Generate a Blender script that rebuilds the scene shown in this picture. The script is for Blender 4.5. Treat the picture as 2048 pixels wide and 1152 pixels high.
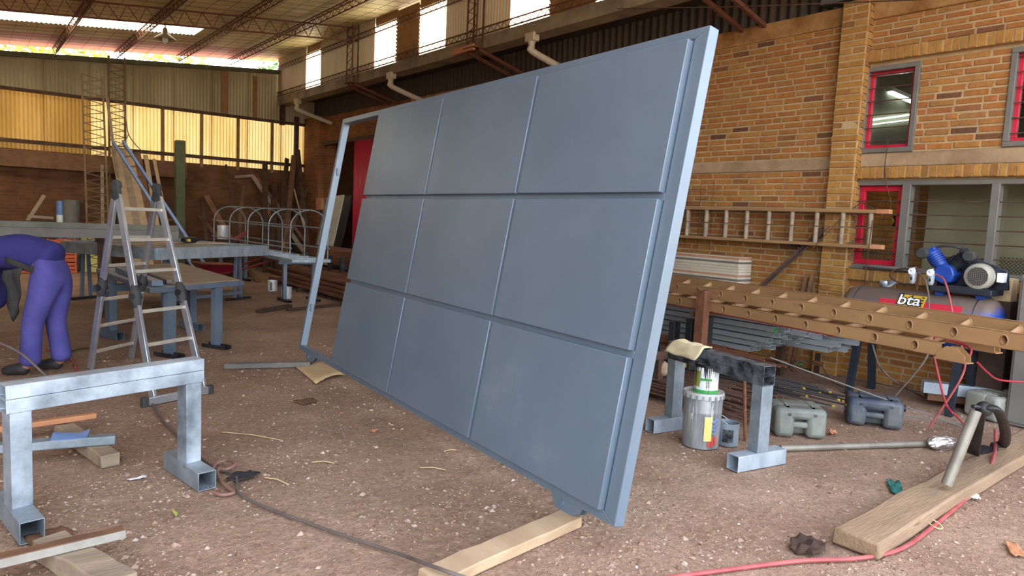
import bpy, bmesh, math, random
from mathutils import Vector, Matrix, noise
random.seed(7)
for o in list(bpy.data.objects): bpy.data.objects.remove(o)
S = bpy.context.scene
COL = S.collection
V = Vector
pi = math.pi

# ------------------------------------------------------------------ camera, sky, sun, exposure
FPX, CAMH = 1400.0, 1.5
YAW, PIT, ROLL = 0.673999575, 0.0954618311, 0.0468057646
_f = V((math.sin(YAW)*math.cos(PIT), math.cos(YAW)*math.cos(PIT), -math.sin(PIT)))
_r = V((math.cos(YAW), -math.sin(YAW), 0)); _u = _r.cross(_f)
RGT = _r*math.cos(ROLL) + _u*math.sin(ROLL); UPV = -_r*math.sin(ROLL) + _u*math.cos(ROLL); FWD = _f
cam = bpy.data.cameras.new('camera'); camo = bpy.data.objects.new('camera', cam); COL.objects.link(camo)
cam.sensor_width = 36; cam.lens = 36*FPX/2048; cam.clip_start = .05; cam.clip_end = 400
m = Matrix((RGT, UPV, -FWD)).transposed().to_4x4(); m.translation = V((0, 0, CAMH)); camo.matrix_world = m
S.camera = camo
w = bpy.data.worlds.new('sky'); S.world = w; w.use_nodes = True
nt = w.node_tree; bg = nt.nodes['Background']
sky = nt.nodes.new('ShaderNodeTexSky'); sky.sky_type = 'NISHITA'; sky.sun_disc = False
SUN_EL, SUN_AZ = math.radians(46), math.radians(48)      # azimuth from +Y towards +X
sky.sun_elevation = SUN_EL; sky.sun_rotation = SUN_AZ; sky.air_density = 1.0; sky.dust_density = 2.5; sky.ozone_density = 1.0
hs = nt.nodes.new('ShaderNodeHueSaturation'); hs.inputs['Saturation'].default_value = .42; nt.links.new(sky.outputs[0], hs.inputs['Color']); nt.links.new(hs.outputs[0], bg.inputs[0]); bg.inputs[1].default_value = 0.50
sl = bpy.data.lights.new('sun', 'SUN'); sl.energy = 5.0; sl.angle = math.radians(.6); sl.color = (1, .93, .80)
so = bpy.data.objects.new('sun', sl); COL.objects.link(so)
sd = V((math.sin(SUN_AZ)*math.cos(SUN_EL), math.cos(SUN_AZ)*math.cos(SUN_EL), math.sin(SUN_EL)))
so.rotation_euler = sd.to_track_quat('Z', 'Y').to_euler(); so.location = (20, 30, 40)
vs = S.view_settings
vs.view_transform = 'Standard'; vs.look = 'None'; vs.gamma = 1; vs.use_curve_mapping = False; vs.exposure = 1.88

# ------------------------------------------------------------------ measuring helpers (photo pixel -> point on a plane of the place)
def ray(x, y): return RGT*((x-1024)/FPX) - UPV*((y-576)/FPX) + FWD
C0 = V((0, 0, CAMH))
def G(x, y, z=0.0): d = ray(x, y); return C0 + d*((z-CAMH)/d.z)
def PX(x, y, X): d = ray(x, y); return C0 + d*(X/d.x)
def PY(x, y, Y): d = ray(x, y); return C0 + d*(Y/d.y)
def lin(c):
    o = []
    for k in c[:3]:
        k /= 255.0; o.append(k/12.92 if k <= .04045 else ((k+.055)/1.055)**2.4)
    return (o[0], o[1], o[2], 1)

# ------------------------------------------------------------------ materials
MATS = {}
def mat(name, c1, c2=None, scale=6, rough=.6, metal=0.0, bump=0.0, bscale=50, c3=None, stretch=None, spec=.5, lo=.35, hi=.65):
    m = bpy.data.materials.new(name); m.use_nodes = True; n = m.node_tree.nodes; L = m.node_tree.links
    b = n['Principled BSDF']; b.inputs['Roughness'].default_value = rough; b.inputs['Metallic'].default_value = metal
    b.inputs['Specular IOR Level'].default_value = spec
    b.inputs['Base Color'].default_value = lin(c1)
    tc = n.new('ShaderNodeTexCoord'); src = tc.outputs['Object']
    if stretch:
        mp = n.new('ShaderNodeMapping'); mp.inputs['Scale'].default_value = stretch; L.new(src, mp.inputs[0]); src = mp.outputs[0]
    if c2:
        nz = n.new('ShaderNodeTexNoise'); nz.inputs['Scale'].default_value = scale; nz.inputs['Detail'].default_value = 6; nz.inputs['Roughness'].default_value = .62
        L.new(src, nz.inputs[0]); cr = n.new('ShaderNodeValToRGB'); L.new(nz.outputs[0], cr.inputs[0])
        cr.color_ramp.elements[0].position = lo; cr.color_ramp.elements[0].color = lin(c1)
        cr.color_ramp.elements[1].position = hi; cr.color_ramp.elements[1].color = lin(c2)
        if c3: e = cr.color_ramp.elements.new(min(.98, hi+.12)); e.color = lin(c3)
        L.new(cr.outputs[0], b.inputs['Base Color'])
    if bump:
        nb = n.new('ShaderNodeTexNoise'); nb.inputs['Scale'].default_value = bscale; nb.inputs['Detail'].default_value = 5; L.new(src, nb.inputs[0])
        bp = n.new('ShaderNodeBump'); bp.inputs['Strength'].default_value = bump; bp.inputs['Distance'].default_value = .01
        L.new(nb.outputs[0], bp.inputs['Height']); L.new(bp.outputs[0], b.inputs['Normal'])
    MATS[name] = m; return m
def island_mat(name, cols, rough=.85, bump=.3, bscale=40, nz_amt=.35):
    """colour picked per object and per mesh island, plus a little noise"""
    m = bpy.data.materials.new(name); m.use_nodes = True; n = m.node_tree.nodes; L = m.node_tree.links
    b = n['Principled BSDF']; b.inputs['Roughness'].default_value = rough; b.inputs['Specular IOR Level'].default_value = .25
    oi = n.new('ShaderNodeObjectInfo'); ge = n.new('ShaderNodeNewGeometry'); ad = n.new('ShaderNodeMath'); ad.operation = 'ADD'
    L.new(oi.outputs['Random'], ad.inputs[0]); L.new(ge.outputs['Random Per Island'], ad.inputs[1])
    fr = n.new('ShaderNodeMath'); fr.operation = 'FRACT'; L.new(ad.outputs[0], fr.inputs[0])
    cr = n.new('ShaderNodeValToRGB'); L.new(fr.outputs[0], cr.inputs[0]); e = cr.color_ramp.elements
    for i, (p, c) in enumerate(cols):
        if i < 2: e[i].position = p; e[i].color = lin(c)
        else: k = e.new(p); k.color = lin(c)
    nz = n.new('ShaderNodeTexNoise'); nz.inputs['Scale'].default_value = 18; nz.inputs['Detail'].default_value = 5; L.new(ge.outputs['Position'], nz.inputs[0])
    mx = n.new('ShaderNodeMix'); mx.data_type = 'RGBA'; mx.blend_type = 'OVERLAY'; mx.inputs[0].default_value = nz_amt
    L.new(cr.outputs[0], mx.inputs[6]); L.new(nz.outputs[0], mx.inputs[7]); L.new(mx.outputs[2], b.inputs['Base Color'])
    nb = n.new('ShaderNodeTexNoise'); nb.inputs['Scale'].default_value = bscale; L.new(ge.outputs['Position'], nb.inputs[0])
    bp = n.new('ShaderNodeBump'); bp.inputs['Strength'].default_value = bump; bp.inputs['Distance'].default_value = .008
    L.new(nb.outputs[0], bp.inputs['Height']); L.new(bp.outputs[0], b.inputs['Normal'])
    MATS[name] = m; return m
def sheet_mat(name, c1, c2, trans, rough=.6, scale=1.2, stretch=(1, 1, .25)):
    """translucent corrugated sheet: trans = share of light let through"""
    m = bpy.data.materials.new(name); m.use_nodes = True; n = m.node_tree.nodes; L = m.node_tree.links
    out = n['Material Output']; n.remove(n['Principled BSDF'])
    tc = n.new('ShaderNodeNewGeometry'); mp = n.new('ShaderNodeMapping'); mp.inputs['Scale'].default_value = stretch; L.new(tc.outputs['Position'], mp.inputs[0])
    nz = n.new('ShaderNodeTexNoise'); nz.inputs['Scale'].default_value = scale; nz.inputs['Detail'].default_value = 6; L.new(mp.outputs[0], nz.inputs[0])
    cr = n.new('ShaderNodeValToRGB'); L.new(nz.outputs[0], cr.inputs[0]); e = cr.color_ramp.elements
    e[0].position = .35; e[0].color = lin(c1); e[1].position = .65; e[1].color = lin(c2)
    d = n.new('ShaderNodeBsdfDiffuse'); t = n.new('ShaderNodeBsdfTranslucent'); x = n.new('ShaderNodeMixShader'); x.inputs[0].default_value = trans
    L.new(cr.outputs[0], d.inputs[0]); L.new(cr.outputs[0], t.inputs[0]); L.new(d.outputs[0], x.inputs[1]); L.new(t.outputs[0], x.inputs[2]); L.new(x.outputs[0], out.inputs[0])
    MATS[name] = m; return m

mat('dirt', (140, 114, 95), (164, 138, 117), 1.3, .95, 0, .7, 130, c3=(174, 152, 132), spec=.15)
_dn = MATS['dirt'].node_tree
def _dirt_detail():
    n, L = _dn.nodes, _dn.links; b = n['Principled BSDF']
    old = b.inputs['Base Color'].links[0].from_socket
    tc = n.new('ShaderNodeTexCoord')
    vo = n.new('ShaderNodeTexVoronoi'); vo.inputs['Scale'].default_value = 62; L.new(tc.outputs['Object'], vo.inputs[0])
    sp = n.new('ShaderNodeSeparateColor'); L.new(vo.outputs['Color'], sp.inputs[0])
    cr = n.new('ShaderNodeValToRGB'); L.new(sp.outputs[0], cr.inputs[0]); e = cr.color_ramp.elements
    e[0].position = 0; e[0].color = (.22, .20, .19, 1); e[1].position = .6; e[1].color = (.52, .50, .49, 1)
    k = e.new(.93); k.color = (.62, .60, .58, 1); k = e.new(.985); k.color = (.85, .83, .82, 1)
    mx = n.new('ShaderNodeMix'); mx.data_type = 'RGBA'; mx.blend_type = 'OVERLAY'; mx.inputs[0].default_value = .42
    L.new(old, mx.inputs[6]); L.new(cr.outputs[0], mx.inputs[7]); L.new(mx.outputs[2], b.inputs['Base Color'])
    nb = n.new('ShaderNodeTexNoise'); nb.inputs['Scale'].default_value = 14; nb.inputs['Detail'].default_value = 8; L.new(tc.outputs['Object'], nb.inputs[0])
    ob = b.inputs['Normal'].links[0].from_node; b2 = n.new('ShaderNodeBump'); b2.inputs['Strength'].default_value = .6; b2.inputs['Distance'].default_value = .02
    L.new(nb.outputs[0], b2.inputs['Height']); L.new(ob.outputs[0], b2.inputs['Normal']); L.new(b2.outputs[0], b.inputs['Normal'])
_dirt_detail()
island_mat('stones', [(0, (112, 86, 68)), (.35, (146, 118, 96)), (.7, (166, 140, 122)), (.96, (174, 154, 138)), (.995, (186, 176, 166))], .9, .2)
island_mat('brick', [(0, (146, 96, 50)), (.25, (152, 98, 48)), (.45, (158, 110, 54)), (.62, (148, 90, 50)), (.78, (156, 114, 58)), (.95, (130, 84, 50)), (.992, (94, 64, 46))], .88, .5, 45)
island_mat('brick_ochre', [(0, (152, 108, 50)), (.3, (160, 116, 56)), (.55, (144, 98, 48)), (.8, (164, 122, 62)), (.93, (130, 90, 48))], .88, .5, 45)
mat('mortar', (176, 150, 110), (154, 130, 94), 5, .95, 0, .6, 60, spec=.2)
mat('concrete', (134, 110, 82), (166, 140, 108), 3, .9, 0, .5, 30, c3=(114, 92, 70), spec=.2)
mat('plaster_strip', (128, 88, 46), (168, 128, 80), 4, .9, 0, .5, 30, spec=.2)
mat('concrete_grey', (112, 104, 86), (150, 138, 112), 2.5, .9, 0, .5, 40, c3=(84, 72, 54))
mat('gate_paint', (105, 120, 133), (113, 128, 141), 1.3, .36, .2, .012, 300, spec=.5, c3=(128, 141, 150), lo=.4, hi=.62)
mat('blue_grey', (88, 104, 122), (110, 124, 138), 3, .45, .3, .02, 80)
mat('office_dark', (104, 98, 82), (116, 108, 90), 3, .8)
mat('tube_galv', (132, 140, 144), (160, 162, 158), 4, .45, .3, .05, 60, c3=(150, 122, 96), stretch=(1, .2, 1))
mat('pipe_dull', (120, 114, 102), (146, 140, 126), 6, .5, .3, .05)
mat('cable_brown', (122, 88, 78), (140, 104, 92), 8, .6)
mat('frame_grey', (98, 95, 88), (110, 106, 95), 4, .55, .1)
mat('galv', (148, 160, 170), (182, 192, 200), 7, .40, .35, .03, 60, c3=(110, 120, 130), stretch=(1, 1, .4))
mat('galv_dirty', (112, 122, 128), (148, 158, 164), 5, .5, .3, .05, 60, c3=(92, 94, 94))
mat('galv_stained', (104, 112, 120), (162, 174, 184), 4, .42, .35, .04, 60, c3=(188, 198, 204), lo=.34, hi=.58)
mat('trestle_dark', (34, 36, 38), (118, 124, 128), 9, .45, .4, .08, 60, lo=.4, hi=.62)
mat('alu', (176, 182, 188), (204, 208, 212), 4, .36, .8)
mat('alu_rung', (190, 180, 160), (206, 198, 184), 6, .45, .5)
mat('steel_dark', (44, 44, 46), (72, 72, 72), 5, .5, .6, .05)
mat('rust', (96, 58, 40), (128, 84, 58), 9, .8, .2, .3, 60, c3=(70, 44, 34))
mat('rust_red', (92, 54, 36), (112, 68, 46), 6, .7, .1, .1)
mat('rust_dark', (62, 44, 36), (92, 66, 50), 8, .8, .2, .2, 60)
mat('rebar_grey', (74, 70, 68), (96, 90, 86), 20, .7, .3, .6, 260)
mat('galv_bright', (196, 192, 176), (214, 210, 194), 6, .35, .2)
mat('rebar', (96, 70, 58), (128, 98, 82), 20, .75, .2, .8, 260)
mat('ladder_tan', (142, 108, 72), (160, 124, 84), 4, .45, 0, .04, 40, c3=(128, 92, 60), stretch=(1, .3, 1))
mat('wood_light', (164, 136, 106), (182, 156, 124), 5, .8, 0, .2, 40, c3=(142, 110, 84), stretch=(1, .25, 3))
mat('wood_grey', (128, 112, 94), (158, 140, 116), 5, .85, 0, .35, 30, c3=(104, 84, 66), stretch=(.5, 2, 2))
mat('wood_sleeper', (132, 108, 84), (152, 126, 98), 4, .85, 0, .5, 22, c3=(112, 84, 64), stretch=(.6, 3, 3))
mat('wood_brown', (96, 64, 42), (122, 86, 58), 5, .8, 0, .3, 30)
mat('wood_dark', (52, 36, 26), (76, 54, 38), 5, .85, 0, .3, 30)
mat('wood_orange', (174, 116, 78), (190, 134, 94), 4, .75, 0, .1)
mat('board_beige', (184, 170, 148), (200, 188, 166), 3, .7)
mat('board_grey', (98, 94, 88), (112, 108, 100), 3, .7)
mat('board_rose', (176, 120, 88), (186, 132, 100), 3, .7)
mat('olive', (70, 76, 48), (86, 90, 60), 4, .7, 0, .1)
mat('mast_brown', (100, 78, 52), (120, 96, 66), 6, .8, .1)
mat('green_grey', (92, 92, 80), (112, 112, 98), 4, .7, .1)
mat('red_paint', (176, 20, 44), (190, 30, 54), 5, .4)
mat('red_door', (168, 24, 48), (184, 36, 58), 2, .5)
mat('red_hose', (150, 62, 64), (172, 86, 84), 8, .5)
mat('red_cord', (168, 34, 50), (150, 40, 50), 8, .45)
mat('dark_hose', (84, 76, 72), (104, 92, 84), 8, .6)
mat('black', (22, 22, 24), (34, 34, 36), 6, .5)
mat('black_rubber', (44, 46, 46), (62, 62, 60), 10, .8)
mat('cardboard', (190, 160, 116), (204, 176, 134), 4, .85, 0, .1)
mat('tin_white', (196, 196, 196), (226, 226, 226), 20, .4, .3, .05, 60, c3=(60, 60, 60), lo=.3, hi=.6)
mat('bucket_silver', (122, 124, 126), (176, 178, 180), 16, .42, .4, .05, 40, c3=(206, 206, 204), stretch=(1, 1, .12))
mat('paint_edge', (152, 148, 140), (134, 128, 118), 9, .7)
mat('paint_white', (196, 194, 190), (178, 174, 168), 9, .5)
mat('paint_black', (24, 24, 28), None, 4, .25)
mat('label_white', (216, 222, 220), (228, 232, 230), 8, .45)
mat('label_green', (58, 150, 70), (78, 166, 84), 8, .45)
mat('label_olive', (150, 150, 60), (120, 130, 50), 8, .45)
mat('label_yellow', (208, 190, 96), (216, 204, 130), 8, .5)
mat('label_red', (196, 66, 54), (206, 84, 70), 8, .5)
mat('label_blue', (92, 120, 168), (110, 138, 184), 8, .5)
mat('jerry_grey', (94, 98, 92), (128, 130, 120), 4, .55, 0, .15, 30, c3=(150, 146, 130))
mat('jerry_blue', (52, 62, 78), (96, 100, 100), 3, .5, 0, .15, 30, c3=(128, 124, 112), lo=.4, hi=.62)
mat('jerry_light', (134, 134, 124), (160, 158, 144), 4, .55, 0, .15, 30)
mat('comp_tank', (98, 82, 72), (112, 98, 88), 3, .5, .1, .05, 30, c3=(78, 80, 104))
mat('comp_blue', (22, 56, 134), (34, 72, 156), 5, .4)
mat('comp_dark', (30, 36, 46), (48, 54, 62), 5, .5, .3)
mat('comp_red', (196, 34, 58), (180, 40, 60), 6, .5)
mat('comp_yellow', (206, 168, 44), (196, 158, 48), 6, .5)
mat('gauge_white', (226, 230, 230), None, 5, .3)
mat('fan_grey', (150, 148, 134), (166, 162, 148), 6, .5, .2)
mat('foil', (190, 190, 188), (226, 224, 220), 20, .25, .85, .8, 40, c3=(170, 140, 100))
mat('cloth_yellow', (214, 196, 150), (226, 212, 172), 6, .9, 0, .2, 40)
mat('cloth_teal', (34, 96, 92), (48, 120, 110), 6, .9)
mat('cloth_pink', (196, 142, 140), (206, 160, 156), 6, .9)
mat('denim', (62, 58, 122), (76, 72, 138), 5, .9, 0, .5, 14, c3=(90, 86, 150))
mat('denim_dark', (34, 31, 88), (44, 40, 104), 5, .9, 0, .5, 14, c3=(54, 50, 116))
mat('cloth_dirty', (32, 31, 33), (52, 50, 46), 10, .9, 0, .3)
mat('skin', (142, 98, 74), (156, 110, 84), 6, .6)
mat('shoe', (30, 28, 30), (44, 40, 38), 8, .7)
mat('hair', (24, 20, 18), None, 5, .6)
mat('orange_crate', (186, 84, 46), (206, 102, 60), 5, .7)
mat('yellow_pale', (196, 186, 116), (208, 198, 130), 4, .8)
mat('leaf', (70, 110, 40), (120, 150, 66), 4, .7)
mat('leaf_yellow', (170, 176, 84), (150, 160, 70), 4, .7)
mat('trunk', (92, 74, 56), (110, 90, 70), 6, .9)
mat('lamp_shade', (150, 132, 100), (166, 148, 116), 4, .5)
mat('office_plaster', (204, 190, 156), (214, 202, 170), 3, .8)
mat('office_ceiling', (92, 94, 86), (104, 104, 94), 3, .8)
mat('pale_pvc', (176, 166, 140), (190, 180, 156), 4, .5)
mat('roof_foil', (196, 176, 126), (218, 198, 148), 2.2, .55, .15, .5, 7, c3=(172, 152, 108))
mat('pink_foil', (196, 130, 120), (206, 142, 130), 3, .6, .1)
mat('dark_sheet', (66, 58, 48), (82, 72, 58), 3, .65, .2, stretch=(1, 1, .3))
mat('sheet_seam', (128, 96, 58), (146, 112, 70), 5, .8)
mat('straw', (196, 172, 120), (206, 186, 140), 8, .8)
mat('white_paper', (222, 222, 220), None, 5, .8)
mat('crimson_cart', (112, 14, 26), (126, 22, 34), 5, .45)
sheet_mat('sheet_dim', (128, 116, 88), (152, 140, 110), .02)
sheet_mat('sheet_bright', (236, 204, 128), (250, 230, 170), .075, scale=2.2)
sheet_mat('sheet_gold', (176, 138, 72), (206, 168, 98), .04, scale=1.6)
sheet_mat('sheet_window', (255, 244, 206), (255, 250, 226), .62)
sheet_mat('sheet_grey', (150, 134, 104), (168, 150, 118), .03)
def glass_mat():
    m = bpy.data.materials.new('glass'); m.use_nodes = True; n = m.node_tree.nodes; L = m.node_tree.links
    n.remove(n['Principled BSDF']); g = n.new('ShaderNodeBsdfGlossy'); g.inputs['Roughness'].default_value = .03
    t = n.new('ShaderNodeBsdfTransparent'); t.inputs[0].default_value = (.82, .84, .82, 1)
    fr = n.new('ShaderNodeFresnel'); fr.inputs[0].default_value = 1.5; x = n.new('ShaderNodeMixShader')
    L.new(fr.outputs[0], x.inputs[0]); L.new(t.outputs[0], x.inputs[1]); L.new(g.outputs[0], x.inputs[2]); L.new(x.outputs[0], n['Material Output'].inputs[0])
    MATS['glass'] = m
glass_mat()
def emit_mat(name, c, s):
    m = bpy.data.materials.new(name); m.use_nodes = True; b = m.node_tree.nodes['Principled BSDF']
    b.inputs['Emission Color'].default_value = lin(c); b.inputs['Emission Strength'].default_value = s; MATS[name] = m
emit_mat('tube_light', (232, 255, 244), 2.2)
def brickwall_mat(name, c1, c2, mortar):
    m = bpy.data.materials.new(name); m.use_nodes = True; n = m.node_tree.nodes; L = m.node_tree.links
    b = n['Principled BSDF']; b.inputs['Roughness'].default_value = .9; b.inputs['Specular IOR Level'].default_value = .2
    ge = n.new('ShaderNodeNewGeometry'); sp = n.new('ShaderNodeSeparateXYZ'); L.new(ge.outputs['Position'], sp.inputs[0])
    ad = n.new('ShaderNodeMath'); ad.operation = 'ADD'; L.new(sp.outputs[0], ad.inputs[0]); L.new(sp.outputs[1], ad.inputs[1])
    cb = n.new('ShaderNodeCombineXYZ'); L.new(ad.outputs[0], cb.inputs[0]); L.new(sp.outputs[2], cb.inputs[1])
    bt = n.new('ShaderNodeTexBrick'); bt.inputs['Scale'].default_value = 1; bt.inputs['Mortar Size'].default_value = .007
    bt.inputs['Brick Width'].default_value = .235; bt.inputs['Row Height'].default_value = .069; bt.inputs['Bias'].default_value = 0
    bt.inputs['Color1'].default_value = lin(c1); bt.inputs['Color2'].default_value = lin(c2); bt.inputs['Mortar'].default_value = lin(mortar)
    L.new(cb.outputs[0], bt.inputs[0]); nz = n.new('ShaderNodeTexNoise'); nz.inputs['Scale'].default_value = 2.5; nz.inputs['Detail'].default_value = 6; L.new(ge.outputs['Position'], nz.inputs[0])
    mx = n.new('ShaderNodeMix'); mx.data_type = 'RGBA'; mx.blend_type = 'OVERLAY'; mx.inputs[0].default_value = .6
    L.new(bt.outputs[0], mx.inputs[6]); L.new(nz.outputs[0], mx.inputs[7]); L.new(mx.outputs[2], b.inputs['Base Color'])
    bp = n.new('ShaderNodeBump'); bp.inputs['Strength'].default_value = .5; bp.inputs['Distance'].default_value = .01; bp.invert = True
    L.new(bt.outputs['Fac'], bp.inputs['Height']); L.new(bp.outputs[0], b.inputs['Normal']); MATS[name] = m
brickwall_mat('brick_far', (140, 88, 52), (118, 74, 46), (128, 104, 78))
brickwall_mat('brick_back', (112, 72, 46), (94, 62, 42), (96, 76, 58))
brickwall_mat('brick_office', (160, 118, 60), (146, 104, 52), (110, 92, 60))

# ------------------------------------------------------------------ mesh builder
ROOT = {}      # object name -> matrix of the thing it belongs to
def frame(d, up=V((0, 0, 1))):
    d = d.normalized(); s = d.cross(up)
    if s.length < 1e-4: s = d.cross(V((1, 0, 0)))
    s.normalize(); return s, s.cross(d).normalized(), d       # side, up, along
class MB:
    def __init__(self): self.v = []; self.f = []
    def add(self, vs, fs):
        o = len(self.v); self.v += [V(p) for p in vs]; self.f += [tuple(i+o for i in q) for q in fs]; return self
    def hexa(self, P): return self.add(P, [(0, 3, 2, 1), (4, 5, 6, 7), (0, 1, 5, 4), (1, 2, 6, 5), (2, 3, 7, 6), (3, 0, 4, 7)])
    def box(self, c, s, rz=0, R=None):
        c = V(c); R = R or Matrix.Rotation(rz, 3, 'Z'); P = []
        for z in (-.5, .5):
            for x, y in ((-.5, -.5), (.5, -.5), (.5, .5), (-.5, .5)): P.append(c + R @ V((x*s[0], y*s[1], z*s[2])))
        return self.hexa(P)
    def bar(self, p0, p1, w, h, up=V((0, 0, 1)), off=(0, 0)):
        p0, p1 = V(p0), V(p1); s, u, d = frame(p1-p0, V(up)); o = s*off[0] + u*off[1]; P = []
        for p in (p0, p1):
            for a, b in ((-1, -1), (1, -1), (1, 1), (-1, 1)): P.append(p + o + s*(a*w/2) + u*(b*h/2))
        return self.hexa(P)
    def prof(self, p0, p1, poly, up=V((0, 0, 1)), cap=True):
        """extrude closed 2-D profile (side, up) from p0 to p1"""
        p0, p1 = V(p0), V(p1); s, u, d = frame(p1-p0, V(up)); n = len(poly); P = [p + s*a + u*b for p in (p0, p1) for a, b in poly]
        F = [(i, (i+1) % n, n+(i+1) % n, n+i) for i in range(n)]
        if cap: F += [tuple(range(n-1, -1, -1)), tuple(range(n, 2*n))]
        return self.add(P, F)
    def rtube(self, p0, p1, w, h, t=.004, up=V((0, 0, 1))):
        p0, p1 = V(p0), V(p1); s, u, d = frame(p1-p0, V(up)); P = []
        for p in (p0, p1):
            for k in (0, t):
                for a, b in ((-1, -1), (1, -1), (1, 1), (-1, 1)): P.append(p + s*a*(w/2-k) + u*b*(h/2-k))
        F = []
        for i in range(4):
            j = (i+1) % 4
            F += [(i, j, 8+j, 8+i), (4+j, 4+i, 12+i, 12+j), (j, i, 4+i, 4+j), (8+i, 8+j, 12+j, 12+i)]
        return self.add(P, F)
    def tube(self, pts, r, n=8, cap=True, sq=1.0):
        pts = [V(p) for p in pts]; k = len(pts); rs = r if isinstance(r, (list, tuple)) else [r]*k; P = []; F = []
        t = (pts[1]-pts[0]).normalized(); s, u, _ = frame(t)
        for i, p in enumerate(pts):
            t2 = (pts[min(i+1, k-1)] - pts[max(i-1, 0)]).normalized(); q = t.rotation_difference(t2); s = (q @ s).normalized(); u = (q @ u).normalized(); t = t2
            P += [p + s*math.cos(2*pi*j/n)*rs[i] + u*math.sin(2*pi*j/n)*rs[i]*sq for j in range(n)]
        for i in range(k-1):
            for j in range(n): F.append((i*n+j, i*n+(j+1) % n, (i+1)*n+(j+1) % n, (i+1)*n+j))
        if cap: F += [tuple(range(n-1, -1, -1)), tuple(range((k-1)*n, k*n))]
        return self.add(P, F)
    def lathe(self, prof, c=(0, 0, 0), ax=(0, 0, 1), n=24, cap=False):
        c = V(c); s, u, d = frame(V(ax)); P = []; F = []; k = len(prof)
        for r, z in prof: P += [c + d*z + s*math.cos(2*pi*j/n)*r + u*math.sin(2*pi*j/n)*r for j in range(n)]
        for i in range(k-1):
            for j in range(n): F.append((i*n+j, i*n+(j+1) % n, (i+1)*n+(j+1) % n, (i+1)*n+j))
        if cap: F += [tuple(range(n-1, -1, -1)), tuple(range((k-1)*n, k*n))]
        return self.add(P, F)
    def ball(self, c, r, n=10, m=6, R=None):
        c = V(c); r = V((r, r, r)) if not hasattr(r, '__len__') else V(r); R = R or Matrix.Identity(3); P = [c + R @ V((0, 0, -r.z))]; F = []
        for i in range(1, m):
            a = -pi/2 + pi*i/m
            P += [c + R @ V((r.x*math.cos(a)*math.cos(2*pi*j/n), r.y*math.cos(a)*math.sin(2*pi*j/n), r.z*math.sin(a))) for j in range(n)]
        P.append(c + R @ V((0, 0, r.z))); e = len(P)-1
        for j in range(n): F += [(0, 1+(j+1) % n, 1+j), (e, 1+(m-2)*n+j, 1+(m-2)*n+(j+1) % n)]
        for i in range(m-2):
            for j in range(n): F.append((1+i*n+j, 1+i*n+(j+1) % n, 1+(i+1)*n+(j+1) % n, 1+(i+1)*n+j))
        return self.add(P, F)
    def plate(self, pts, t, nrm):
        """polygon with thickness t along nrm"""
        pts = [V(p) for p in pts]; nrm = V(nrm).normalized()*t; n = len(pts); P = pts + [p+nrm for p in pts]
        return self.add(P, [tuple(range(n-1, -1, -1)), tuple(range(n, 2*n))] + [(i, (i+1) % n, n+(i+1) % n, n+i) for i in range(n)])
    def corr(self, o, u, v, nrm, pitch=.076, amp=.011, seg=6, trap=False):
        o, u, v, nrm = V(o), V(u), V(v), V(nrm).normalized(); L = u.length; n = max(2, int(L/pitch*seg)); P = []
        for k in (0, 1):
            for i in range(n+1):
                a = 2*pi*(L*i/n)/pitch; h = math.sin(a)
                if trap: h = max(-1, min(1, h*1.9))
                P.append(o + u*(i/n) + v*k + nrm*(amp*h))
        return self.add(P, [(i, i+1, n+2+i, n+1+i) for i in range(n)])
    def grid(self, fn, nu, nv):
        P = [V(fn(i/nu, j/nv)) for j in range(nv+1) for i in range(nu+1)]
        return self.add(P, [(j*(nu+1)+i, j*(nu+1)+i+1, (j+1)*(nu+1)+i+1, (j+1)*(nu+1)+i) for j in range(nv) for i in range(nu)])
    def build(self, name, material, parent=None, smooth=True, bevel=0, solid=0, local=False, recalc=True):
        me = bpy.data.meshes.new(name); M_ = ROOT.get(parent.name) if parent else None
        vs_ = self.v
        if M_ is not None and not local: I = M_.inverted(); vs_ = [I @ p for p in vs_]
        me.from_pydata([tuple(p) for p in vs_], [], self.f)
        if recalc:
            b = bmesh.new(); b.from_mesh(me); bmesh.ops.recalc_face_normals(b, faces=b.faces); b.to_mesh(me); b.free()
        if smooth:
            me.polygons.foreach_set('use_smooth', [True]*len(me.polygons)); me.set_sharp_from_angle(angle=.62)
        o = bpy.data.objects.new(name, me); COL.objects.link(o)
        me.materials.append(MATS[material] if isinstance(material, str) else material)
        if parent: o.parent = parent; ROOT[o.name] = M_ if M_ is not None else Matrix.Identity(4)
        else: ROOT[o.name] = Matrix.Identity(4)
        if bevel: bm = o.modifiers.new('bevel', 'BEVEL'); bm.width = bevel; bm.segments = 2; bm.limit_method = 'ANGLE'; bm.angle_limit = .7
        if solid: sm = o.modifiers.new('solid', 'SOLIDIFY'); sm.thickness = solid
        return o
def tag(o, label=None, cat=None, group=None, kind=None):
    if label: o['label'] = label
    if cat: o['category'] = cat
    if group: o['group'] = group
    if kind: o['kind'] = kind
    return o
def thing(name, label, cat, loc=(0, 0, 0), rz=0, group=None, kind=None):
    o = bpy.data.objects.new(name, None); COL.objects.link(o); o.location = loc; o.rotation_euler = (0, 0, rz); o.empty_display_size = .1
    ROOT[o.name] = Matrix.Translation(V(loc)) @ Matrix.Rotation(rz, 4, 'Z'); return tag(o, label, cat, group, kind)
def struct(o): o['kind'] = 'structure'; return o
def copy_tree(o, parent=None):
    c = o.copy(); COL.objects.link(c)
    if parent: c.parent = parent
    for ch in list(o.children): copy_tree(ch, c)
    return c
def J(a, s): return a + random.uniform(-s, s)
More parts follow.
